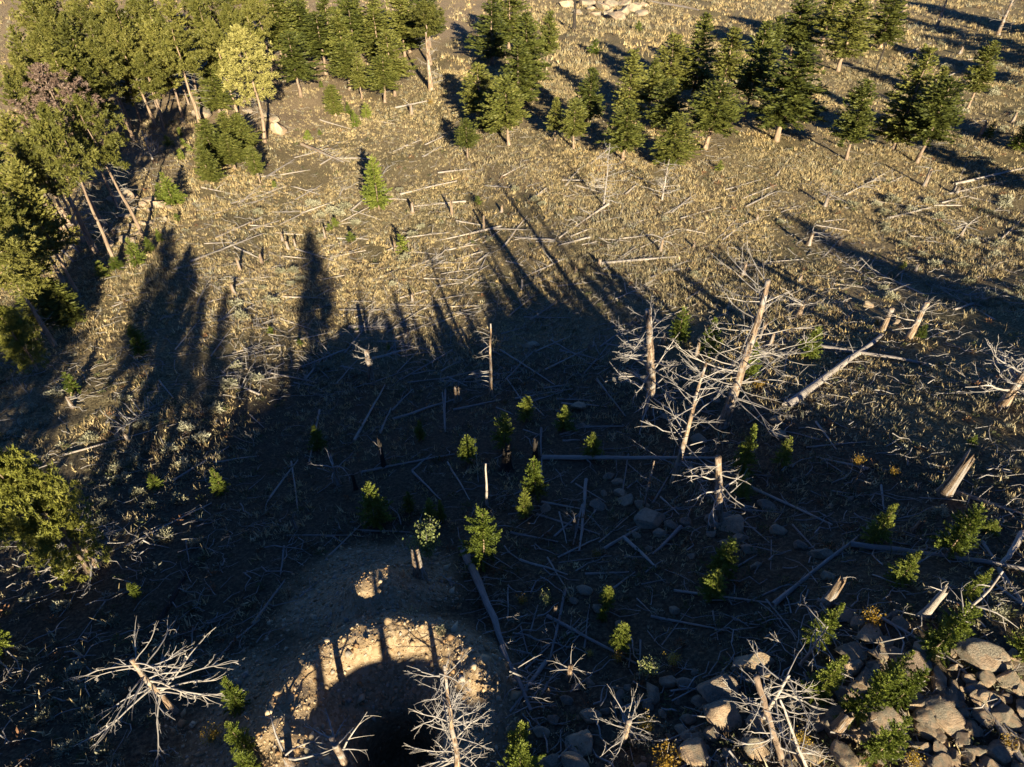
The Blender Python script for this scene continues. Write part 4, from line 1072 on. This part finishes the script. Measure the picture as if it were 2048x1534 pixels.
# ------------------------------------------------------------------ fallen trunks
G_LOG = "fallen logs"
for a in [
 (1572, 815, 1762, 672, 20, "thick weathered log slanting up the lit grass", LOGS, 10, 1.6),
 (1606, 690, 1852, 729, 10, "long straight log crossing over the thick weathered log", LOGS, 5, 1.0),
 (1084, 917, 1440, 917, 10, "long straight log lying level through the deep shade", LOGS, 9, 1.1),
 (928, 1102, 1008, 1300, 19, "thick fallen trunk running down from the broad bright fir", LOGS, 8, 1.5),
 (1004, 1296, 1062, 1424, 13, "upper end of a big fallen tree with bleached limbs below the thick trunk", LOGS, 18, 1.5),
 (1936, 1376, 2056, 1540, 22, "curved barkless grey log at the corner of the boulder field", LOGS, 3, 0.8),
 (1698, 1094, 2060, 1146, 14, "long barkless log below the broad bright fir", LOGS, 14, 0.9),
 (1544, 1216, 1714, 1078, 11, "slanting log reaching up to the long barkless log", LOGS, 4, 0.8),
 (1888, 980, 2060, 1034, 12, "dark log running from the tall thick stump", LOGS_BROWN, 10, 1.3),
 (288, 1298, 384, 1128, 15, "charred patchy log pointing uphill in the shade", LOG_CHAR, 5, 0.7),
 (604, 290, 690, 326, 8, "split off top of a pine with fans of dark limbs", LOGS_BROWN, 22, 2.2),
 (698, 656, 776, 655, 9, "pale fallen top bristling with curved white limbs", LOGS, 30, 2.0),
 (1297, 4, 1398, 22, 8, "dark log lying beside the rock pile", LOGS_BROWN, 10, 1.2),
 (1754, 1236, 1922, 1338, 8, "thin dark log behind the wide fir and boulders", LOGS, 4, 0.8),
 (1920, 1337, 2042, 1441, 6, "thin dark pole lying over the sunlit boulders", LOGS, 0, 0),
 (1954, 1149, 2060, 1226, 9, "dappled log with grey limbs at the picture edge", LOGS, 8, 0.9),
 (1996, 1140, 2060, 1232, 10, "second dappled log crossing at the picture edge", LOGS, 3, 0.8),
 (2044, 1068, 2000, 1130, 15, "short thick pale log end at the picture edge", LOGS, 0, 0),
 (1964, 1084, 1990, 1122, 8, "short propped log piece above the long barkless log", LOGS, 0, 0),
 (1958, 1060, 1926, 1090, 11, "sunlit broken log end beside the broad fir", LOGS_BROWN, 0, 0)]:
    log(*a[:5], a[5], a[6], G_LOG, a[7], a[8])
# herring-bone wrecks of dead crowns on the lit slope
for i, (x1, y1, x2, y2, w) in enumerate([(1003, 452, 851, 488, 5), (932, 404, 828, 414, 5), (1203, 530, 1358, 515, 7), (1302, 556, 1378, 520, 5), (1437, 540, 1545, 527, 5), (1180, 476, 1117, 492, 5), (1129, 518, 1045, 556, 4),
        (1111, 482, 1030, 476, 6), (1216, 413, 1117, 482, 5), (1343, 426, 1392, 388, 5), (1777, 438, 1860, 417, 6), (1625, 468, 1682, 478, 5), (1909, 620, 2000, 588, 5), (1909, 370, 2060, 334, 6), (1892, 390, 2014, 363, 5), (1691, 390, 1768, 348, 4),
        (381, 526, 524, 470, 5), (432, 477, 524, 436, 4), (800, 390, 914, 363, 5), (823, 534, 886, 514, 5), (744, 718, 832, 696, 6), (1850, 590, 1700, 520, 4), (1990, 640, 1850, 560, 4), (1700, 410, 1640, 380, 4), (905, 700, 800, 760, 4), (1740, 560, 1655, 500, 4), (1940, 470, 2010, 500, 4), (690, 700, 600, 735, 4), (480, 660, 560, 640, 3), (300, 830, 230, 860, 4), (520, 790, 450, 760, 5), (560, 690, 470, 720, 4), (250, 850, 330, 800, 4), (1560, 600, 1700, 620, 4), (1230, 600, 1300, 570, 3)]):
    log(x1, y1, x2, y2, w, "grey fallen dead tree with ribs of bare limbs on the open grass", LOGS, "fallen dead trees on the open grass", PR.randrange(13, 22), PR.uniform(1.2, 2.1))
SUN_LOG = "thin bleached log lying on the sunlit grass"; SHADE_LOG = "thin grey log lying in the deep shade"
for x1, y1, x2, y2, w in [(660, 520, 714, 480, 3.5), (759, 398, 816, 400, 4), (863, 652, 918, 630, 3.5), (525, 752, 569, 726, 4), (348, 540, 403, 527, 4), (470, 573, 522, 553, 5), (224, 614, 282, 592, 3.5), (1371, 601, 1430, 563, 4), (1114, 573, 1173, 567, 4), (790, 216, 862, 201, 4), (1129, 374, 1156, 342, 4),
        (1536, 672, 1656, 650, 4), (640, 330, 690, 300, 3), (1060, 640, 1120, 600, 3), (560, 450, 620, 420, 3), (590, 400, 640, 372, 3), (700, 420, 760, 440, 3), (1240, 460, 1290, 440, 3), (930, 560, 980, 530, 3), (870, 600, 930, 590, 3), (640, 560, 720, 545, 3), (530, 600, 600, 570, 3), (400, 610, 470, 590, 3),
        (1810, 110, 1862, 88, 3), (1880, 160, 1925, 140, 3), (1935, 120, 1985, 117, 3), (1180, 330, 1215, 300, 4), (420, 430, 520, 400, 3), (560, 350, 620, 340, 3), (1480, 450, 1540, 430, 3), (640, 240, 700, 258, 3), (1450, 380, 1520, 360, 3), (350, 700, 400, 640, 3), (720, 240, 790, 250, 3), (850, 290, 900, 268, 3), (1260, 350, 1310, 370, 3)]:
    log(x1, y1, x2, y2, w, SUN_LOG, LOGS, "thin logs in the sun", PR.randrange(0, 6), 1.0)
for x1, y1, x2, y2, w in [(127, 912, 356, 849, 4), (348, 963, 458, 895, 5), (254, 1093, 424, 1007, 6), (427, 925, 518, 912, 4), (657, 1113, 722, 1050, 5), (574, 1072, 694, 1071, 4), (708, 1060, 820, 1065, 5), (568, 1093, 561, 1150, 5), (540, 996, 596, 920, 5), (708, 882, 770, 770, 6), (759, 869, 782, 816, 5), (785, 839, 914, 798, 6), (724, 946, 910, 910, 6), (825, 943, 882, 1000, 5), (823, 942, 864, 909, 4), (907, 821, 1002, 800, 5),
        (1082, 857, 1082, 912, 5), (1030, 799, 1146, 779, 4), (1061, 806, 1125, 785, 4), (1061, 806, 1088, 832, 4), (1193, 760, 1251, 834, 5), (1114, 798, 1189, 802, 4), (1150, 854, 1247, 853, 5), (1172, 960, 1158, 1104, 8), (1164, 1010, 1146, 1090, 5), (1083, 1005, 1163, 1019, 5), (1073, 1030, 1200, 1070, 5), (1020, 1066, 1116, 1085, 6), (1208, 1098, 1355, 1013, 7), (1246, 1075, 1313, 1136, 9), (1362, 1054, 1305, 1109, 9), (1249, 1113, 1288, 1115, 4),
        (1447, 951, 1542, 951, 4), (1170, 1148, 1258, 1144, 5), (1455, 1145, 1514, 1110, 5), (1736, 939, 1632, 915, 6), (1612, 896, 1732, 885, 4), (1500, 975, 1664, 1050, 7), (1762, 971, 1768, 1020, 5), (1094, 1233, 1273, 1328, 8), (1302, 1233, 1448, 1261, 6), (1348, 1182, 1540, 1206, 6), (1130, 1180, 1098, 1326, 7), (1092, 1322, 1020, 1424, 9), (1226, 1177, 1270, 1144, 5), (1061, 1264, 1076, 1210, 4), (1120, 870, 1180, 850, 4), (1040, 1120, 1135, 1150, 6), (505, 1250, 570, 1160, 7), (460, 1290, 520, 1240, 5), (600, 1195, 640, 1160, 4), (1640, 880, 1560, 860, 4), (1585, 1050, 1640, 1110, 4), (880, 760, 960, 740, 4), (1000, 700, 1110, 770, 4), (1120, 700, 1200, 720, 4), (1010, 760, 1070, 700, 4), (1090, 740, 1190, 690, 4), (1130, 1300, 1180, 1250, 4), (1200, 1010, 1160, 1060, 4), (1050, 1340, 1100, 1290, 5)]:
    log(x1, y1, x2, y2, w, SHADE_LOG, LOGS, "thin logs in the shade", PR.randrange(0, 5), 0.7)
rl = random.Random(31)
for i in range(190):
    x = rl.uniform(400, 1560) if i < 110 else rl.uniform(380, 1020); y = rl.uniform(290, 770)
    if y < 330 and x > 900: continue
    L = rl.uniform(28, 95) * (0.6 + y / 1300); a = rl.gauss(-0.32, 0.42)
    log(x, y, x + L * math.cos(a), y + L * math.sin(a) * 0.8, rl.uniform(2.4, 4.4), SUN_LOG, LOGS, "thin logs in the sun", rl.choice([0, 3, 4, 5, 6]), 1.5)
for i in range(34):
    x = rl.uniform(1560, 2020); y = rl.uniform(340, 760); L = rl.uniform(30, 90); a = rl.gauss(-0.3, 0.6)
    log(x, y, x + L * math.cos(a), y + L * math.sin(a) * 0.8, rl.uniform(2.4, 4.0), SUN_LOG, LOGS, "thin logs in the sun", rl.choice([2, 3, 4, 6]), 1.3)
for i in range(80):
    x = rl.uniform(100, 1700) if i % 3 == 0 else rl.uniform(880, 1560); y = rl.uniform(700, 1330); L = rl.uniform(30, 110); a = rl.choice([rl.gauss(-0.5, 0.4), rl.gauss(0.35, 0.4), rl.gauss(1.4, 0.3)])
    if 540 < x < 960 and y > 1020: continue
    log(x, y, x + L * math.cos(a), y + L * math.sin(a), rl.uniform(2.6, 5.0), SHADE_LOG, LOGS, "thin logs in the shade", rl.choice([0, 0, 2, 3]), 0.8)
# leaning and fallen trunks in the pine stand's shade
for x1, y1, x2, y2, w in [(163, 506, 118, 476, 7), (150, 525, 96, 470, 6), (98, 535, 62, 500, 6), (60, 545, 125, 500, 4), (230, 470, 200, 430, 4), (115, 470, 160, 440, 5), (70, 590, 64, 560, 6)]:
    log(x1, y1, x2, y2, w, "tan trunk lying in the shaded edge of the pine stand", LOGS_BROWN, "fallen trunks at the pine stand", 4, 1.2)

# ------------------------------------------------------------------ boulders
for cx, cy, w, h, l in [
 (1452, 1414, 68, 46, "huge cracked boulder, largest under the grey dead tree"), (1440, 1384, 62, 44, "angular boulder resting on the huge cracked boulder"), (1500, 1322, 56, 30, "smooth rounded boulder with a shadow stripe at the boulder field's head"), (1386, 1496, 54, 30, "long lichened slab at the lower edge"),
 (1307, 1378, 34, 34, "round speckled boulder alone below the pale green shrub"), (1338, 1356, 26, 24, "small boulder next to the round speckled boulder"), (1368, 1370, 30, 16, "flat lit rock beside the round speckled boulder"), (1178, 1431, 30, 22, "single oval boulder in the shade near the diagonal log"), (1165, 1476, 54, 30, "pinkish boulder above two rounded boulders at the lower edge"),
 (1096, 1520, 42, 30, "rounded boulder at the lower edge beside the bright fir"), (1142, 1526, 44, 30, "pink rounded boulder at the lower edge, second from the bright fir"), (1511, 1439, 36, 26, "boulder under the limbs of the grey dead tree"), (1518, 1487, 50, 34, "low boulder in front of the bark covered snag"), (1422, 1464, 26, 24, "boulder touching the foot of the huge cracked boulder"),
 (1530, 1340, 24, 34, "upright boulder end beside the smooth rounded boulder"), (1958, 1312, 72, 40, "broad flat topped boulder behind the thin dark log"), (2010, 1346, 32, 46, "tall smooth boulder at the end of the flat topped boulder"), (1841, 1300, 36, 30, "boulder peak behind the cracked boulder by the log"), (1822, 1328, 46, 36, "sunlit cracked boulder beside the thin dark log"),
 (1706, 1306, 46, 30, "shaded boulder above the tallest fir of the group"), (1742, 1268, 40, 26, "shaded slab between the golden shrub and the wide fir"), (1766, 1284, 28, 28, "shaded block below the golden shrub"), (1864, 1396, 34, 24, "slanted boulder in the middle of the boulder field"), (1893, 1406, 28, 28, "wedge boulder with a dark hollow beside it"),
 (1884, 1428, 54, 30, "pillow shaped boulder in the middle of the boulder field"), (1850, 1454, 34, 28, "boulder below the pillow shaped boulder, uphill of a pair"), (1872, 1460, 28, 36, "boulder below the pillow shaped boulder, taller of a pair"), (1762, 1402, 30, 36, "cracked upright boulder beside the fir group"), (1747, 1425, 30, 18, "flat boulder at the cracked upright boulder's foot"),
 (1772, 1437, 48, 26, "long boulder above the dark round fir"), (1688, 1502, 42, 44, "large tan boulder with smooth steps below the hollow stump"), (1637, 1444, 20, 28, "egg shaped boulder beside the slim dark snag"), (1996, 1428, 40, 34, "layered boulder beside the curved barkless log"), (1970, 1352, 28, 22, "small boulder under the broad flat topped boulder"),
 (1950, 1370, 30, 18, "wedge of rock under the thin dark pole"), (1912, 1388, 22, 20, "smooth knob of rock beside the thin dark pole"), (1435, 1040, 40, 28, "half buried boulder behind the short thick snag"), (1255, 996, 30, 16, "flat oval rock in deep shade under the slim snag"), (1400, 875, 28, 20, "pale boulder in deep shade below the leaning great snag"),
 (560, 258, 28, 30, "pale boulder in the grass near the leaning yellowing pine"), (404, 226, 24, 18, "pale boulder at the foot of the yellow tipped pine"), (548, 240, 18, 12, "smaller pale rock above the clearing boulder"), (366, 240, 14, 18, "dark upright rock at the pine stand's edge"), (1466, 1042, 46, 30, "rounded shaded boulder below the twisted limbs")]:
    rock(cx, cy, w, h, l, "large boulders")
def rocks(spots, label, group):
    for cx, cy, w, h in spots: rock(cx, cy, w, h, label, group)
rocks([(1135, 8, 22, 14), (1170, 6, 26, 16), (1208, 14, 22, 16), (1225, 8, 28, 18), (1246, 24, 30, 22), (1252, 6, 26, 14), (1268, 16, 24, 18), (1280, 28, 20, 14), (1232, 34, 26, 14), (1212, 30, 16, 12), (1190, 28, 20, 12), (1160, 26, 14, 10), (1290, 10, 16, 10), (1196, 8, 16, 12), (1180, 16, 14, 8), (1220, 22, 14, 10)],
      "tan boulder in the rock pile at the top edge", "rock pile")
rocks([(246, 396, 34, 30), (300, 400, 18, 12), (318, 408, 22, 14), (338, 414, 16, 10), (300, 420, 12, 8), (250, 432, 16, 10), (222, 486, 14, 12), (248, 478, 16, 10), (234, 458, 12, 9), (276, 466, 12, 8), (286, 446, 14, 9), (298, 446, 10, 8), (330, 438, 9, 8), (264, 480, 12, 8), (210, 450, 16, 10), (230, 396, 20, 14), (270, 392, 16, 10), (284, 408, 14, 9), (268, 418, 14, 8), (122, 430, 20, 12), (130, 452, 14, 9), (262, 450, 10, 7), (420, 205, 16, 9), (465, 190, 22, 10), (480, 205, 18, 10), (495, 222, 14, 8), (455, 212, 14, 8), (530, 230, 12, 8), (640, 280, 9, 6)],
      "pale grey rock on the scree under the pine stand", "scree rocks")
sp = []
for cx, cy, w, h in [(1216, 950, 16, 14), (1235, 962, 16, 10), (1240, 985, 18, 12), (1195, 1010, 22, 12), (1206, 985, 12, 14), (1280, 1010, 22, 12), (1300, 1040, 46, 20), (1345, 1050, 24, 12), (1320, 1066, 20, 12), (1370, 1040, 20, 14), (1425, 1066, 18, 10), (1450, 1090, 22, 12), (1480, 1075, 20, 12), (1495, 1100, 24, 14), (1510, 1130, 18, 12), (1460, 1120, 16, 10), (1385, 1110, 16, 10), (1270, 1070, 14, 9), (1300, 1095, 14, 9), (1090, 1015, 18, 10), (1160, 812, 26, 14), (1165, 850, 16, 8), (1405, 900, 20, 12), (1530, 1010, 26, 16), (1560, 1060, 30, 20), (1640, 1105, 34, 24), (1605, 1090, 26, 16), (1590, 960, 12, 9), (1660, 1150, 26, 16), (1560, 870, 20, 14), (1550, 840, 18, 16), (1690, 1230, 26, 16), (1720, 1245, 28, 16), (1780, 1230, 20, 14), (1800, 1245, 22, 14), (1165, 1180, 24, 14), (1150, 1200, 18, 10), (1200, 1215, 22, 10), (1240, 1250, 16, 12), (1350, 1220, 18, 12), (1130, 1400, 20, 14), (1155, 1370, 18, 12), (1180, 1365, 18, 10), (1110, 1435, 22, 14), (1080, 1465, 24, 14), (1240, 1390, 18, 12), (1210, 1420, 18, 12), (1270, 1300, 14, 9), (1330, 830, 16, 8), (1060, 690, 24, 10), (1430, 800, 14, 9), (1740, 610, 20, 12), (1790, 645, 14, 9), (1700, 995, 10, 8), (1662, 1010, 10, 8)]:
    sp.append((cx, cy, w, h))
rocks(sp, "grey rock half sunk in the shaded ground", "shaded rocks")
sp = []
rr = random.Random(77)
for i in range(170):
    cx = rr.uniform(1560, 2060); cy = rr.uniform(1300, 1545)
    if cy < 1300 + (1760 - cx) * 0.5: continue
    w = rr.choice([14, 18, 22, 26, 32, 40]); sp.append((cx, cy, w, w * rr.uniform(0.55, 0.85)))
for i in range(46):
    cx = rr.uniform(1230, 1560); cy = rr.uniform(1340, 1540); w = rr.choice([10, 12, 14, 18, 22]); sp.append((cx, cy, w, w * 0.7))
rocks(sp, "tan rock among the jumbled stones of the sunlit boulder field", "boulder field rocks")

# ------------------------------------------------------------------ shrubs
bush(ASPEN, "broadleaf_sapling", "tree", 856, 1112, 78, 2.1, "pale leaved young tree behind the hollow stump")
bush(PALE, "shrub", "shrub", 1292, 1345, 58, 1.7, "pale green leafy shrub above the round speckled boulder")
bush(PALE, "shrub", "shrub", 1092, 1206, 36, 1.7, "small green leafy shrub beside the tan stump")
for x, y, w, l in [(1736, 1246, 62, "bright golden shrub between the sunlit stump and the wide fir"), (1345, 1325, 42, "golden brown shrub next to the pale green shrub"), (1045, 1206, 30, "little orange shrub beside the small green shrub"), (1192, 1112, 26, "small glowing orange shrub in the deep shade"), (428, 1475, 52, "golden shrub at the gravel's edge below the twisted snag"),
                   (1290, 1455, 52, "yellow shrub behind the short limb crowned snag"), (1330, 1530, 80, "large yellow brown shrub at the lower edge by the lichened slab"), (1600, 1490, 56, "orange shrub against the slim dark snag"), (1235, 1320, 34, "dim orange shrub on the diagonal log"), (1180, 1310, 22, "dull orange shrub by the diagonal log"),
                   (1820, 1526, 50, "yellow green shrub at the lower edge below the dark round fir"), (2010, 1490, 40, "yellow weed clump beside the curved barkless log"), (1515, 775, 30, "golden shrub at the foot of the leaning great snag"), (1752, 650, 20, "small golden shrub beside the bark covered short snag"), (862, 210, 16, "orange tinted bush on the upper clearing"), (1710, 930, 34, "yellow leafed bush at the edge of the dappled grass"), (1785, 950, 30, "yellow leafed bush beside the dappled log")]:
    bush(GOLD[PR.randrange(3)], "autumn_shrub", "shrub", x, y, w, 1.75, l, "autumn shrubs")
S_OPEN = "pale sagebrush clump on the open sunlit slope"; S_EDGE = "pale sagebrush clump in the dense patch along the picture's edge"; S_SHADE = "pale sagebrush clump catching light in the striped shade"
for x, y in [(515, 426), (642, 432), (662, 423), (678, 429), (642, 474), (810, 518), (785, 569), (825, 470), (843, 455), (711, 447), (523, 578), (535, 597), (581, 569), (586, 544), (770, 386), (545, 605), (600, 560), (560, 545), (1085, 410), (1070, 400), (1390, 552), (1240, 560), (1640, 620), (1706, 412), (1673, 350), (1560, 445), (980, 480), (625, 410), (690, 415), (1460, 620), (610, 600), (800, 380), (1030, 380), (1330, 440)]:
    sagebrush(x, y, PR.uniform(13, 24), S_OPEN, "sagebrush on the slope")
for x, y in [(1874, 582), (2011, 587), (1925, 534), (1945, 490), (1998, 493), (1770, 424), (1752, 410), (1899, 470), (1871, 128), (1890, 134), (1866, 65), (1897, 65), (2011, 151), (1986, 184), (2021, 169), (2009, 258)] + [(rr.uniform(1760, 2060), rr.uniform(400, 620)) for i in range(36)] + [(rr.uniform(1830, 2060), rr.uniform(50, 330)) for i in range(36)]:
    sagebrush(x, y, PR.uniform(14, 26) * (1.0 if y > 350 else 0.75), S_EDGE, "sagebrush along the edge")
for x, y in [(226, 1246), (163, 1380), (120, 1215), (328, 1076), (356, 1004), (272, 988), (239, 937), (267, 925), (216, 1009), (201, 1047), (884, 1262), (1881, 1026), (1993, 1213), (1996, 1232), (647, 738), (711, 748), (480, 636), (470, 612), (473, 735), (170, 1430), (210, 1400), (340, 900), (370, 860), (60, 820), (30, 870), (110, 790), (85, 850), (250, 800), (300, 770), (285, 850), (420, 800), (400, 880), (365, 930), (245, 960), (300, 1010), (60, 1200), (110, 1290), (150, 1340), (190, 1470), (130, 1500), (90, 1440), (230, 1520), (390, 1090), (430, 820), (455, 770), (510, 760), (180, 880)]:
    sagebrush(x, y, PR.uniform(20, 34), S_SHADE, "sagebrush in the striped shade")

# ------------------------------------------------------------------ twigs and sticks strewn everywhere
def build_litter():
    rng = np.random.default_rng(66); mb = MB(); n = 0
    n_all = 5200
    px = rng.uniform(-100, 2150, n_all); py = rng.choice([rng.uniform(250, 800, n_all), rng.uniform(700, 1560, n_all)], axis=0) if False else np.where(rng.random(n_all) < 0.66, rng.uniform(215, 800, n_all), rng.uniform(700, 1560, n_all))
    g = ground(px, py); gr = gravel_mask(g[:, 0], g[:, 1]); cl = vnoise(g[:, 0] / 5.0, g[:, 1] / 5.0, 71)
    for p, q, c in zip(g, gr, cl):
        if q > 0.3 or rng.random() > 0.55 + 1.2 * c: continue
        L = rng.uniform(0.5, 2.2); a = rng.normal(0.35, 0.8); k = 5
        t = np.linspace(-0.5, 0.5, k); w = np.cumsum(rng.normal(0, 0.10, k)); 
        x = p[0] + (t * math.cos(a) - w * math.sin(a)) * L; y = p[1] + (t * math.sin(a) + w * math.cos(a)) * L
        z = terrain(x, y) + 0.05 + np.abs(rng.normal(0, 0.10, k)) + t * rng.normal(0, 0.18) * L
        mb.tube(np.stack([x, y, z], -1), np.linspace(1, 0.4, k) * rng.uniform(0.016, 0.042), 4); n += 1
    tag(link("branch_litter", mb.mesh("branch_litter", M_TWIG)), "bleached sticks and twigs strewn over the burned slope", "branches", None, "stuff")
build_litter()

def build_brush():
    """broken dead limbs lying about, far too many to count"""
    rng = np.random.default_rng(91); mb = MB()
    n = 1300; up = rng.random(n) < 0.72
    px = np.where(rng.random(n) < 0.35, rng.uniform(380, 1100, n), rng.uniform(-60, 2110, n)); py = np.where(up, rng.uniform(230, 790, n), rng.uniform(760, 1560, n))
    g = ground(px, py); gr = gravel_mask(g[:, 0], g[:, 1]); dm_ = duff_mask(g[:, 0], g[:, 1])
    for p, q, dd, u in zip(g, gr, dm_, up):
        if q > 0.3 or dd > 0.6 or (p[0] > 10 and p[1] > 70 and rng.random() < 0.5): continue
        a = rng.uniform(0, 6.28); one = MB()
        L = rng.uniform(0.9, 2.6) if u else rng.uniform(0.6, 1.6)
        limb_tubes(one, rng, (0, 0, 0), (math.cos(a), math.sin(a), rng.uniform(0.0, 0.25)), L, 0.026 if u else 0.020, 0, 0.26, -0.12)
        V = np.vstack(one.V); V[:, 2] = np.abs(V[:, 2]) * 0.8 + 0.03; V[:, 0] += p[0]; V[:, 1] += p[1]; V[:, 2] += terrain(V[:, 0], V[:, 1])
        mb.add(V, np.vstack(one.Q))
    tag(link("fallen_branches", mb.mesh("fallen_branches", M_TWIG)), "tangles of bleached broken limbs lying over the slope", "branches", None, "stuff")
build_brush()

def build_cover():
    """low dull forbs and dwarf shrubs between the grass"""
    rng = np.random.default_rng(95); n = 2600; nb = 26
    low = rng.random(n) < 0.6
    px = rng.uniform(-80, 2130, n); py = np.where(low, rng.uniform(740, 1570, n), rng.uniform(120, 800, n))
    g = ground(px, py); k = gravel_mask(g[:, 0], g[:, 1]) < 0.25; g = g[k]; n = len(g)
    s = rng.uniform(0.16, 0.42, n) * np.where(g[:, 1] > 60, 1.3, 1.0)
    d = unit(rng.normal(size=(n, nb, 3)) + [0, 0, 0.6]); d[..., 2] = np.abs(d[..., 2])
    b = g[:, None, :] + d * (s[:, None] * rng.uniform(0.2, 0.8, (n, nb)))[..., None] * [1, 1, 0.7]
    mb = MB(); blades(mb, b.reshape(-1, 3), unit(d + rng.normal(0, 0.5, d.shape)).reshape(-1, 3), np.repeat(s * 0.55, nb) * rng.uniform(0.6, 1.1, n * nb), np.repeat(s * 0.10, nb), rng)
    pal = np.array([[0.10, 0.11, 0.045], [0.16, 0.14, 0.085], [0.20, 0.105, 0.055], [0.25, 0.24, 0.165], [0.07, 0.075, 0.035]])
    c = pal[rng.choice(5, n, p=[.3, .25, .13, .17, .15])] * rng.uniform(0.7, 1.25, (n, 1))
    C = np.concatenate([np.repeat(c, nb * 4, 0), np.ones((n * nb * 4, 1))], 1)
    tag(link("undergrowth", mb.mesh("undergrowth", M_GRASS, False, C)), "low dull forbs and dwarf shrubs between the grass tufts", "undergrowth", None, "stuff")
build_cover()

# ------------------------------------------------------------------ labels: tell look-alikes apart by what they lie beside
def single_out():
    NOUN = {"thin logs in the sun": "thin bleached log", "thin logs in the shade": "thin grey log", "fallen dead trees on the open grass": "ribbed grey fallen tree", "boulder field rocks": "tan boulder field rock", "shaded rocks": "half sunk grey rock",
            "scree rocks": "pale scree rock", "sagebrush on the slope": "pale sagebrush clump", "sagebrush along the edge": "pale sagebrush clump", "sagebrush in the striped shade": "pale sagebrush clump", "pines of the dense stand": "olive pine", "fallen trunks at the pine stand": "tan fallen trunk"}
    tops = [o for o in COL.objects if o.parent is None and o.get("label") and o.get("kind") is None]
    bole = {o.parent.name: o for o in COL.objects if o.parent is not None and o.name.startswith("bole") and o.parent.get("category") == "log"}
    count = {}
    for o in tops: count[o["label"]] = count.get(o["label"], 0) + 1
    def where(o):
        p = np.array(o.location)
        c = bole.get(o.name)
        if c is not None: p = p + np.array(o.rotation_euler.to_matrix() @ Vector((c.scale[0] * 0.5, 0, 0)))
        return project(p)
    marks = []; seen = {}
    STOP = {"with", "beside", "in", "at", "on", "of", "and", "the", "a", "by", "under", "below", "above", "behind", "between", "near", "its", "next", "to", "from", "over", "against"}
    for o in tops:
        if count[o["label"]] > 1 or o.get("group") == "trees on the ridge": continue
        w = o["label"].replace(",", "").split()[:9]
        while w and w[-1] in STOP: w.pop()
        ph = " ".join(w); seen[ph] = seen.get(ph, 0) + 1
        q = where(o); marks.append((q[0], q[1], ph))
    marks = [m for m in marks if seen[m[2]] == 1 and -20 < m[0] < 2070 and -20 < m[1] < 1560]
    used = set(); n = 0
    rep = [o for o in tops if count[o["label"]] > 1 and o.get("group") in NOUN]
    spot = {o.name: where(o) for o in rep}
    mk = np.array([[m[0], m[1]] for m in marks])
    rep.sort(key=lambda o: float(np.min((mk[:, 0] - spot[o.name][0]) ** 2 + (mk[:, 1] - spot[o.name][1]) ** 2)))
    for o in rep:
        q = spot[o.name]
        if not (0 < q[0] < 2048 and 0 < q[1] < 1534): continue
        for m in sorted(marks, key=lambda m: (m[0] - q[0]) ** 2 + (m[1] - q[1]) ** 2)[:7]:
            dx, dy = q[0] - m[0], q[1] - m[1]; d = math.hypot(dx, dy)
            if d > 150: break
            rel = ("above" if dy < 0 else "below") if abs(dy) > 0.6 * abs(dx) else ("left of" if dx < 0 else "right of")
            k = (NOUN[o["group"]], rel, m[2])
            if k in used: continue
            used.add(k); n += 1
            o["label"] = "%s %s%s the %s" % (k[0], "just " if d < 55 and "of" not in rel else "", rel, m[2]); break
    print("singled out", n, "of", len(rep))
single_out()
